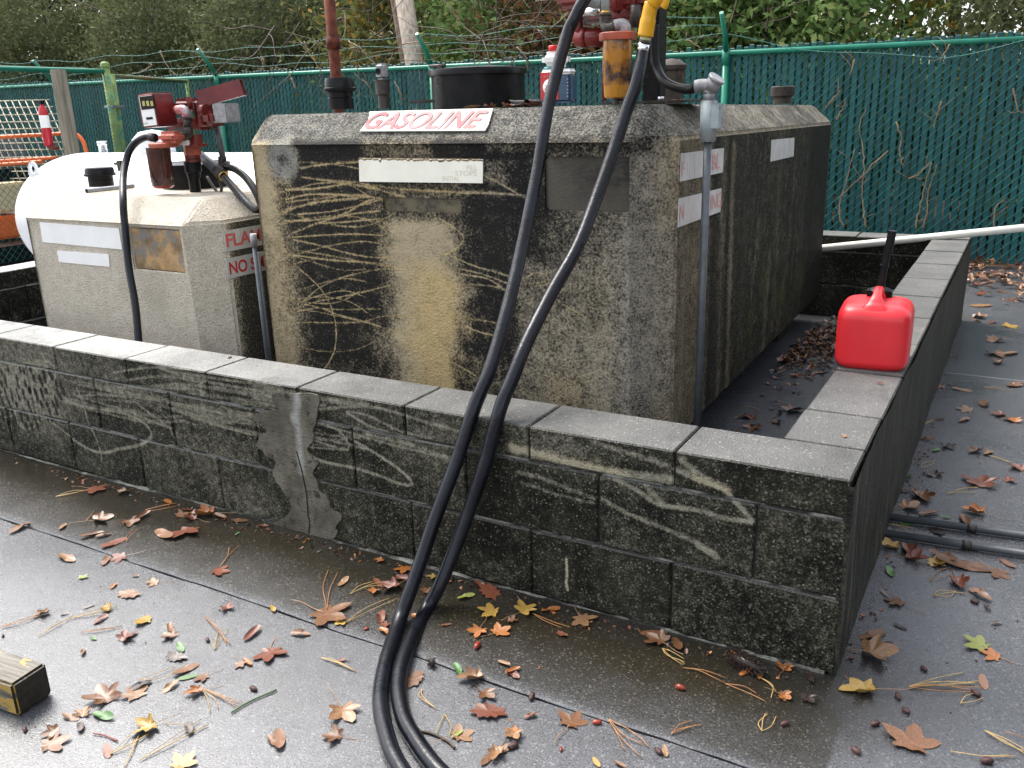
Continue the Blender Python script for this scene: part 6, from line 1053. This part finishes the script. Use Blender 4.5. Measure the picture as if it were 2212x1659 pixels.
LF = {
'c1': [(740, 860, 200, 'm', 'rb'), (990, 885, 110, 'm', 'tn'), (1330, 960, 120, 'e', 'or'), (780, 1110, 190, 'm', 'br'), (1030, 1120, 160, 'm', 'br'), (1130, 1080, 150, 'e', 'br'), (730, 1225, 170, 'e', 'br'), (900, 1290, 200, 'e', 'or'), (820, 1230, 110, 'e', 'pk'), (960, 1400, 170, 'm', 'rb'), (840, 1430, 140, 'e', 'pk'), (1300, 1220, 240, 'e', 'pk'), (1480, 1190, 270, 'm', 'rb'), (1650, 1060, 230, 'm', 'or'), (1530, 1090, 150, 'm', 'rb'), (1740, 1080, 140, 'e', 'or'), (1420, 1070, 120, 'm', 'br'), (530, 1410, 190, 'e', 'tn'), (160, 1170, 190, 'e', 'pk'), (630, 1270, 90, 'e', 'gr'), (500, 1160, 100, 'e', 'tn'), (650, 1565, 90, 'm', 'yg'), (1075, 1550, 60, 'e', 'br'), (1230, 1600, 120, 'm', 'tn'), (900, 1630, 80, 'e', 'or'), (1720, 1510, 180, 'm', 'rb'), (2050, 1125, 80, 'e', 'or'), (2080, 1155, 90, 'e', 'br'), (1880, 1215, 50, 'e', 'gr'), (1480, 1020, 90, 'e', 'rb'), (1900, 1110, 130, 'e', 'br')],
'd1': [(1020, 290, 210, 'o', 'pk'), (840, 395, 140, 'm', 'ye'), (800, 490, 130, 'e', 'rb'), (1180, 510, 200, 'f', 'ye'), (1350, 555, 140, 'e', 'pk'), (1360, 625, 150, 'm', 'pk'), (360, 440, 150, 'm', 'tn'), (390, 490, 70, 'e', 'pk'), (510, 445, 60, 'e', 'gy'), (705, 385, 80, 'e', 'gy'), (990, 640, 180, 'm', 'rb'), (900, 655, 110, 'e', 'gy'), (740, 640, 70, 'e', 'gr'), (660, 750, 90, 'e', 'pk'), (740, 825, 80, 'e', 'or'), (1430, 712, 135, 'e', 'gr'), (1790, 395, 130, 'm', 'rb'), (1925, 487, 90, 'e', 'pk'), (2150, 405, 110, 'e', 'ye'), (2000, 605, 190, 'e', 'rb'), (2140, 745, 270, 'm', 'rb'), (1785, 765, 70, 'e', 'pk'), (1900, 840, 110, 'm', 'pk'), (1960, 830, 120, 'e', 'or'), (1800, 900, 80, 'e', 'pk'), (1475, 885, 210, 'e', 'pk'), (1490, 945, 140, 'e', 'gr'), (1620, 940, 150, 'm', 'or'), (1570, 1060, 180, 'm', 'or'), (1350, 1025, 150, 'e', 'tn'), (1400, 790, 190, 'o', 'gy'), (840, 1120, 300, 'm', 'br'), (820, 1255, 200, 'e', 'gr'), (1080, 1090, 230, 'm', 'tn'), (1110, 1020, 180, 'e', 'dk'), (660, 1240, 150, 'm', 'tn'), (560, 1265, 150, 'e', 'pk'), (640, 1340, 140, 'e', 'gy'), (430, 1380, 170, 'm', 'br'), (390, 1480, 270, 'm', 'pk'), (1190, 1340, 240, 'm', 'ye'), (1500, 1350, 170, 'e', 'gy'), (850, 1530, 170, 'e', 'rb'), (1430, 1640, 240, 'm', 'ye'), (2150, 1450, 130, 'e', 'pk'), (310, 1585, 60, 'e', 'tn'), (1320, 960, 120, 'e', 'gy')],
'd2': [(560, 440, 370, 'm', 'br'), (710, 190, 140, 'e', 'tn'), (700, 505, 120, 'm', 'ye'), (1010, 470, 170, 'e', 'rb'), (1060, 530, 120, 'm', 'rb'), (1120, 230, 200, 'm', 'rb'), (1200, 80, 170, 'm', 'or'), (990, 200, 140, 'e', 'rb'), (1180, 170, 150, 'o', 'rb'), (1010, 20, 90, 'm', 'or'), (1090, 40, 120, 'e', 'rb'), (740, 80, 80, 'e', 'rb'), (620, 15, 90, 'e', 'br'), (960, 262, 110, 'm', 'or'), (1040, 590, 130, 'e', 'or'), (1430, 150, 100, 'm', 'ye'), (1290, 480, 140, 'e', 'or'), (1370, 270, 110, 'm', 'br'), (370, 605, 150, 'e', 'pk'), (700, 1215, 290, 'm', 'tn'), (660, 1420, 200, 'm', 'br'), (200, 1440, 250, 'e', 'pk'), (690, 815, 90, 'e', 'rb'), (830, 830, 120, 'e', 'or'), (1275, 960, 230, 'o', 'br'), (1610, 885, 150, 'e', 'gr'), (1760, 950, 260, 'm', 'tn'), (1830, 1080, 180, 'm', 'br'), (1960, 1050, 90, 'e', 'tn'), (1860, 1225, 310, 'o', 'rb'), (1870, 270, 260, 'o', 'rb'), (1790, 215, 130, 'e', 'rb'), (1680, 310, 140, 'e', 'yg'), (1890, 430, 210, 'm', 'ye'), (1780, 580, 170, 'm', 'or'), (1930, 590, 190, 'm', 'or'), (1950, 545, 120, 'e', 'tn'), (2050, 925, 140, 'e', 'or'), (1980, 840, 110, 'e', 'tn'), (1620, 1410, 220, 'm', 'tn'), (1610, 1400, 110, 'e', 'yg'), (2060, 1400, 160, 'm', 'or'), (1930, 1540, 220, 'm', 'or'), (1980, 1520, 170, 'e', 'tn'), (1850, 1590, 170, 'e', 'br'), (2190, 1255, 90, 'e', 'rb'), (950, 1600, 60, 'e', 'tn'), (150, 405, 110, 'e', 'ye'), (20, 700, 90, 'e', 'rb'), (1520, 530, 80, 'e', 'br')],
'd3': [(130, 425, 220, 'm', 'ye'), (340, 412, 150, 'e', 'or'), (580, 480, 220, 'm', 'or'), (430, 610, 110, 'o', 'rb'), (1150, 600, 200, 'e', 'br'), (1200, 660, 220, 'm', 'br'), (1340, 685, 190, 'e', 'br'), (1880, 905, 120, 'e', 'or'), (1985, 935, 90, 'm', 'or'), (1690, 870, 90, 'e', 'br'), (2170, 880, 110, 'm', 'br'), (2170, 1090, 130, 'm', 'br'), (180, 1257, 100, 'e', 'pk'), (500, 1310, 260, 'm', 'br'), (680, 1480, 120, 'e', 'br'), (700, 1620, 110, 'e', 'ye'), (1245, 1535, 120, 'e', 'or'), (50, 1400, 150, 'm', 'or'), (890, 1645, 110, 'e', 'br'), (40, 900, 130, 'e', 'or'), (20, 500, 100, 'm', 'br'), (420, 400, 100, 'e', 'rb'), (1780, 750, 70, 'e', 'or'), (500, 340, 60, 'e', 'rb')],
'd4': [(1000, 620, 220, 'e', 'br'), (1000, 760, 330, 'm', 'or'), (960, 1050, 340, 'm', 'ye'), (1870, 700, 240, 'm', 'yg'), (1980, 780, 180, 'm', 'or'), (1220, 360, 190, 'm', 'br'), (1110, 283, 100, 'e', 'gy'), (1230, 545, 110, 'e', 'dk'), (1095, 600, 60, 'e', 'rb'), (1860, 297, 200, 'e', 'pk'), (1920, 400, 90, 'e', 'dk'), (1990, 520, 90, 'e', 'gy'), (1890, 985, 170, 'e', 'pk'), (1320, 1480, 420, 'm', 'br'), (340, 1335, 120, 'e', 'dk'), (490, 1110, 150, 'm', 'dk'), (310, 1090, 130, 'm', 'or'), (320, 880, 150, 'm', 'or'), (1750, 60, 420, 'e', 'br'), (1990, 110, 210, 'm', 'br'), (1320, 10, 220, 'm', 'rb'), (1680, 190, 230, 'm', 'rb'), (1150, 110, 150, 'e', 'gr'), (520, 950, 120, 'e', 'dk'), (1500, 60, 150, 'm', 'ye')],
'c4': [(1560, 50, 110, 'm', 'br'), (1720, 75, 140, 'e', 'tn'), (2140, 40, 160, 'o', 'br'), (2040, 120, 90, 'e', 'br'), (1890, 185, 180, 'e', 'br'), (1770, 235, 150, 'm', 'tn'), (2030, 275, 140, 'm', 'rb'), (2130, 325, 150, 'm', 'or'), (1530, 295, 100, 'm', 'dk'), (1740, 315, 130, 'e', 'pk'), (1440, 465, 110, 'e', 'br'), (1600, 525, 130, 'm', 'dk'), (1520, 555, 90, 'e', 'gr'), (1840, 560, 150, 'm', 'br'), (1930, 575, 130, 'e', 'tn'), (2170, 705, 150, 'm', 'rb'), (1500, 755, 160, 'm', 'dk'), (1300, 765, 65, 'e', 'gr'), (1870, 825, 330, 'm', 'or'), (2090, 800, 110, 'm', 'or'), (1390, 910, 260, 'm', 'br'), (1250, 880, 120, 'e', 'dk'), (1290, 1010, 200, 'm', 'tn'), (1460, 1060, 170, 'e', 'br'), (1850, 1050, 210, 'm', 'or'), (1740, 1110, 190, 'e', 'br'), (1300, 1135, 130, 'e', 'gr'), (1590, 1085, 70, 'e', 'gr'), (1520, 1190, 180, 'o', 'dk'), (1790, 1320, 150, 'o', 'tn'), (1170, 1320, 210, 'm', 'ye'), (1310, 1370, 230, 'm', 'rb'), (1560, 1390, 220, 'm', 'br'), (1510, 1450, 150, 'm', 'ye'), (2080, 1450, 150, 'e', 'pk'), (50, 300, 110, 'm', 'rb'), (70, 370, 160, 'm', 'br'), (240, 330, 85, 'e', 'or'), (360, 320, 100, 'e', 'br'), (390, 240, 180, 'm', 'br')],
'b4': [(430, 1470, 110, 'm', 'or'), (580, 1450, 90, 'e', 'tn'), (690, 937, 90, 'e', 'tn'), (765, 930, 70, 'e', 'ye'), (715, 1015, 80, 'e', 'br'), (1870, 820, 130, 'e', 'rb'), (2040, 805, 100, 'e', 'br'), (2140, 872, 100, 'm', 'br'), (2180, 785, 80, 'e', 'or'), (1870, 915, 200, 'o', 'tn'), (1840, 1010, 130, 'm', 'br'), (1960, 1050, 90, 'e', 'rb'), (2080, 1080, 140, 'm', 'ye'), (1890, 1100, 70, 'e', 'dk'), (1980, 1200, 160, 'm', 'tn'), (1980, 1300, 190, 'm', 'br'), (2110, 1300, 150, 'e', 'tn'), (2000, 1365, 140, 'm', 'br'), (2140, 1545, 160, 'o', 'br'), (1830, 1040, 90, 'e', 'br')]}
LMK = [(60, 1470, 'the yellow timber'), (320, 1340, 'the fan-shaped leaf'), (545, 1510, 'the green twig'), (650, 1190, 'the cement patch'), (835, 1480, 'the hose bend'), (935, 1430, 'the spiky seed ball'), (1055, 1540, 'the jagged red leaf'), (890, 1240, 'where the hose leaves the wall'), (1230, 1290, 'the white drip on the wall'), (1615, 1425, 'the pine cone'), (1810, 1480, 'the wall corner foot'), (2060, 1190, 'the grey ground pipes'), (2110, 1400, 'the yellow-green leaf'), (1880, 1590, 'the bottom right seam'), (1410, 1560, 'the middle slab joint'), (160, 1150, 'the left slab joint'), (2000, 850, 'the far right slab'), (1890, 800, 'the fuel can'), (1530, 930, 'the tank corner conduit'), (370, 1110, 'the left wall foot'), (2110, 620, 'the fence foot')]
def where(u, v):
    L = min(LMK, key=lambda q: ((q[0]-u)**2+(1.5*(q[1]-v))**2)); dx, dy = u-L[0], v-L[1]
    if abs(dx)+abs(dy) < 25: return 'at '+L[2]
    f_ = 'far ' if abs(dx) > 150 else ''
    if abs(dx) > 2.5*abs(dy): return ('right of ' if dx > 0 else 'left of ')+L[2]
    if abs(dy) > 2.5*abs(dx): return ('in front of ' if dy > 0 else 'behind ')+L[2]
    return ('front' if dy > 0 else 'back')+('-right' if dx > 0 else '-left')+' of '+L[2]
USED = {}
for g_, L in LF.items():
    for x, y, w, k, c in L:
        if k == 'e' and w < 125 and random.random() < .38: continue
        u, v = R(g_, x, y); p = U(u, v, 2, 0); s = SZ(w*K, p)*(1.30 if k == 'm' else 1.12); wh = where(u, v)
        put_leaf(p, min(max(s, .02), .17), k, c, wh)
put_leaf(U(*R('c4', 1070, 25), 2, H), .026, 'e', 'rb', 'on top of the right wall below the fuel can', 1); put_leaf(U(*R('c4', 790, 440), 2, H), .03, 'e', 'tn', 'on the pale cap at the wall corner', 0); put_leaf(U(*R('b1', 1820, 1325), 2, H), .03, 'e', 'rb', 'on the front wall cap before the pale tank', 0)
for u, y, c, k, s in [(1060, 1.0, 'rb', 'm', .08), (1020, 1.1, 'or', 'e', .07), (1100, 1.05, 'rb', 'm', .09), (1130, 1.2, 'or', 'm', .07), (1170, 1.3, 'rb', 'm', .08), (1150, 1.0, 'rb', 'e', .08), (1465, 1.1, 'or', 'o', .06), (1475, 1.1, 'or', 'm', .05)]:
    p = U(u, 225, 1, y); p[2] = 1.305; put_leaf(p, s, k, c, 'on top of the large tank', 3)
# leaf piles that nobody could count
def pile(name, label, pts, cols=('rb', 'br', 'dk', 'br', 'tn'), h=.03):
    m = MB()
    for (x, y, s, z) in pts:
        k = random.choice('meo'); me = LMESH[(k, random.choice((1, 2, 3, 5, 6, 7)))]; co = np.array([v.co[:] for v in me.vertices])*s; co[:, 2] *= .8; an = random.uniform(0, 6.28); t1 = random.uniform(-.6, .6); c_, s_ = math.cos(an), math.sin(an); c1_, s1__ = math.cos(t1), math.sin(t1)
        co = co @ np.array([[c1_, 0, s1__], [0, 1, 0], [-s1__, 0, c1_]]).T; co = co @ np.array([[c_, s_, 0], [-s_, c_, 0], [0, 0, 1]]); co[:, 2] -= co[:, 2].min(); co += np.array([x, y, z]); m.add(co, [tuple(p.vertices) for p in me.polygons], random.randrange(len(cols)))
    me = m.mesh(name, [LM[c] for c in cols]); o = link(name, me); tag(o, label, 'leaf pile', kind='stuff')
pc = U(*R('b4', 480, 1270), 2, 0); P_ = []
for i in range(620):
    t_ = random.gauss(0, 1); P_.append((pc[0]-.02+random.gauss(0, .14), pc[1]+t_*.27, random.uniform(.03, .065), random.uniform(.001, .035)))
P_ = [p for p in P_ if -.74 < p[0] < -.23]; pile('leaf_pile', 'pile of damp brown leaves gathered beside the large tank inside the wall', P_)
P_ = [(-.55+random.uniform(-.16, .02), .9+random.uniform(0, 2.9), random.uniform(.02, .05), .001) for _ in range(90)]+[(-.45+random.uniform(-.2, .2), 3.45+random.uniform(-.1, .2), random.uniform(.03, .06), .001) for _ in range(50)]; pile('leaf_scatter', 'thin line of dark damp leaf scraps under the edge of the large tank', P_, ('dk', 'rb', 'br', 'dk'))
P_ = [(random.uniform(-.6, 2.5), random.uniform(5.0, 5.9) if random.random() < .75 else random.uniform(4.4, 5.9), random.uniform(.05, .10), random.uniform(.001, .05)) for _ in range(700)]; pile('leaf_drift', 'drift of brown leaves against the foot of the slatted fence', P_, ('rb', 'br', 'tn', 'br', 'pk'))
P_ = [(random.uniform(-13, 2.5), random.uniform(6.05, 7.8), random.uniform(.06, .11), random.uniform(-.05, .03)) for _ in range(900)]; pile('leaf_carpet', 'carpet of fallen leaves beyond the slatted fence', P_, ('rb', 'br', 'tn', 'br', 'pk'))
P_ = [(x, -.03-abs(random.gauss(0, .025)), random.uniform(.006, .02), .0005) for x in np.random.default_rng(3).uniform(-3.2, 0, 330)]+[(random.uniform(.01, .06), random.uniform(0, 3.5), random.uniform(.008, .02), .0005) for _ in range(120)]+[(random.uniform(-3, 1.2), random.uniform(-1.6, 2.5), random.uniform(.004, .011), .0005) for _ in range(500)]
P_ = [p for p in P_ if not (-.2 < p[0] < 0 and 0 < p[1])]; pile('leaf_crumbs', 'tiny leaf crumbs strewn over the wet slabs', P_, ('dk', 'rb', 'dk', 'br', 'or'))
# needles
M_ndl = simple('pine_needle', (.34, .15, .045), .5, var=.3, scale=20); M_ndl2 = simple('pale_needle', (.42, .28, .10), .5, var=.2, scale=20)
ND = [('d1', (0, 545), (330, 455)), ('d1', (305, 615), (640, 450)), ('d1', (640, 585), (900, 545)), ('d1', (1100, 960), (1380, 865)), ('d1', (870, 1550), (1110, 1390)), ('d1', (980, 1659), (1130, 1400)), ('d1', (1100, 1600), (1660, 1290)), ('d1', (1620, 460), (1820, 690)), ('d1', (1610, 1030), (1850, 1130)), ('d1', (1300, 1290), (1430, 1260)), ('d1', (1700, 720), (1740, 600)), ('d2', (720, 510), (1110, 330)), ('d2', (760, 280), (990, 200)), ('d2', (580, 400), (615, 90)), ('d2', (530, 785), (780, 870)), ('d2', (1330, 1030), (1460, 1170)), ('d2', (1510, 1230), (1540, 1370)), ('d3', (800, 1270), (1080, 1500)), ('d3', (800, 1280), (1010, 1520)), ('d3', (1290, 1390), (1520, 1295)), ('d3', (1390, 865), (1690, 965)), ('d3', (1720, 990), (1980, 1070)), ('d3', (190, 430), (440, 540)), ('d3', (2010, 1365), (2050, 1250)), ('d3', (1290, 780), (1390, 860)), ('d3', (1220, 710), (1370, 795)), ('d4', (1300, 1012), (1740, 930)), ('d4', (1300, 1012), (1800, 970)), ('d4', (1300, 1015), (1850, 1035)), ('d4', (1630, 1525), (2212, 1550)), ('d4', (1900, 1360), (2212, 1510)), ('d4', (2060, 1370), (2212, 1450)), ('d4', (1710, 1145), (1790, 1030)), ('d4', (1490, 290), (1700, 270)), ('d4', (100, 930), (180, 1060)), ('c1', (440, 915), (660, 875)), ('c1', (680, 1110), (750, 1035)), ('c1', (1000, 1270), (1080, 1170)), ('c1', (1150, 1020), (1360, 975)), ('c1', (1730, 1480), (1820, 1320)), ('c4', (1400, 350), (1500, 290)), ('c4', (1600, 890), (1820, 845)), ('c4', (1930, 590), (2110, 660)), ('c4', (1150, 1130), (1330, 1170)), ('c4', (1470, 1580), (1600, 1480)), ('c4', (1400, 690), (1500, 620)), ('b4', (1880, 1555), (2090, 1575)), ('c4', (0, 200), (140, 240)), ('d1', (570, 470), (900, 385)), ('d1', (1600, 1040), (1690, 1210))]
for g_, a, b_ in ND:
    A_ = U(*R(g_, *a), 2, .004); B_ = U(*R(g_, *b_), 2, .004); m = MB()
    for j in range(2 if random.random() < .5 else 3):
        e = B_+rng.normal(size=3)*np.array([.012, .012, 0]); mid = (A_+e)/2+rng.normal(size=3)*np.array([.008, .008, 0]); mid[2] = .007; m.tube(catmull([A_, mid, e], 4), .0010, 4)
        if np.linalg.norm(B_-A_) < .05: break
    uv = R(g_, (a[0]+b_[0])/2, (a[1]+b_[1])/2); tag(m.build('pine_needles', random.choice((M_ndl, M_ndl2))), ('long' if np.linalg.norm(B_-A_) > .12 else 'short')+' brown pine needles lying '+where(*uv), 'pine needles', 'pine needles on the wet concrete')
# seed pods, cone, ball, twigs
pm = MB(); pm.lathe((0, 0, 0), [(0, -.5), (.18, -.42), (.26, -.15), (.24, .2), (.14, .42), (0, .5)], 8, axis=(1, 0, 0)); PM = pm.mesh('seed_pod', simple('dark_seed_pod', (.05, .018, .016), .35, var=.5, scale=90, bump=.5))
PM2 = PM.copy(); PM2.materials.clear(); PM2.materials.append(simple('red_seed_pod', (.22, .03, .015), .3))
for g_, x, y, w, red in [('d4', 1215, 1105, 80, 0), ('d4', 1275, 1215, 80, 0), ('d4', 1035, 1320, 85, 0), ('d4', 880, 1535, 95, 0), ('d4', 1915, 1620, 110, 0), ('d4', 1830, 1080, 90, 0), ('d4', 1820, 355, 70, 0), ('d4', 1140, 680, 60, 0), ('d4', 1420, 885, 70, 0), ('d3', 1365, 1035, 90, 1), ('d3', 705, 1310, 80, 1), ('d3', 190, 1110, 90, 0), ('d3', 40, 1500, 100, 0), ('d3', 1190, 1540, 90, 0), ('d3', 420, 1520, 50, 1), ('d3', 2190, 1320, 80, 0), ('d2', 1770, 703, 90, 1), ('d2', 890, 565, 45, 1), ('d2', 2055, 1495, 90, 0), ('d1', 200, 1365, 70, 0), ('d1', 25, 620, 40, 0), ('d1', 1645, 655, 60, 0), ('d1', 2010, 1045, 80, 0)]:
    p = U(*R(g_, x, y), 2, 0); s = SZ(w*K, p); o = bpy.data.objects.new('seed_pod', PM2 if red else PM); COL.objects.link(o); o.location = (p[0], p[1], s*.22); o.scale = (s, s, s); o.rotation_euler = (0, 0, random.uniform(0, 6.28)); tag(o, ('glossy red' if red else 'small dark')+' seed pod '+where(*R(g_, x, y)), 'seed pod', 'seed pods on the wet concrete')
m = MB(); pcn = U(*R('d3', 1870, 815), 2, .02); ax_ = np.array([.93, -.3, 0]); L_ = .055
for i in range(11):
    for k in range(9):
        t_ = (i-5)/5; r_ = .019*math.sqrt(max(.05, 1-t_*t_*.8)); an = 2*math.pi*(k+.5*(i % 2))/9; d = np.array([-ax_[1]*math.cos(an), ax_[0]*math.cos(an), math.sin(an)]); c = pcn+ax_*t_*L_*.9+d*r_*.6; m.add([c-ax_*.004, c+d*r_*.6+np.cross(d, ax_)*.004, c+d*r_*.75+ax_*.006, c+d*r_*.6-np.cross(d, ax_)*.004], [(0, 1, 2, 3)])
m.tube([pcn-ax_*L_*.85, pcn, pcn+ax_*L_*.85], [.006, .013, .006], 8); tag(m.build('pine_cone', simple('wet_dark_cone', (.035, .022, .018), .35, var=.4, scale=90)), 'dark wet pine cone against the front wall near its right corner', 'pine cone')
m = MB(); c = U(*R('d2', 1410, 825), 2, .011); m.lathe(c-np.array([0, 0, .009]), [(0, 0), (.007, .002), (.009, .009), (.007, .016), (0, .018)], 10)
for i in range(46): d = rng.normal(size=3); d /= np.linalg.norm(d); m.tube([c+d*.007, c+d*.0145], [.0014, .0003], 3, cap=False)
tag(m.build('sweetgum_ball', simple('spiky_ball', (.03, .02, .018), .5)), 'dark spiky seed ball right of the black hose', 'seed ball')
for g_, P, r_, mat, lb_ in [('d1', [(1830, 1220), (1980, 1130), (2190, 1040)], .0022, simple('green_twig', (.05, .10, .03), .5), 'green lichen-covered twig on the slab left of the hose'), ('d2', [(1290, 1360), (1420, 1390), (1540, 1450), (1590, 1500)], .003, M_twig2, 'dark forked twig touching the hose loop'), ('d1', [(740, 1385), (830, 1400), (930, 1445)], .0018, simple('reddish_twig', (.2, .05, .04), .5), 'short reddish stalk near the yellow timber')]:
    m = MB(); m.tube(catmull([U(*R(g_, x, y), 2, .004) for x, y in P], 5), r_, 6); tag(m.build('twig', mat), lb_, 'twig')
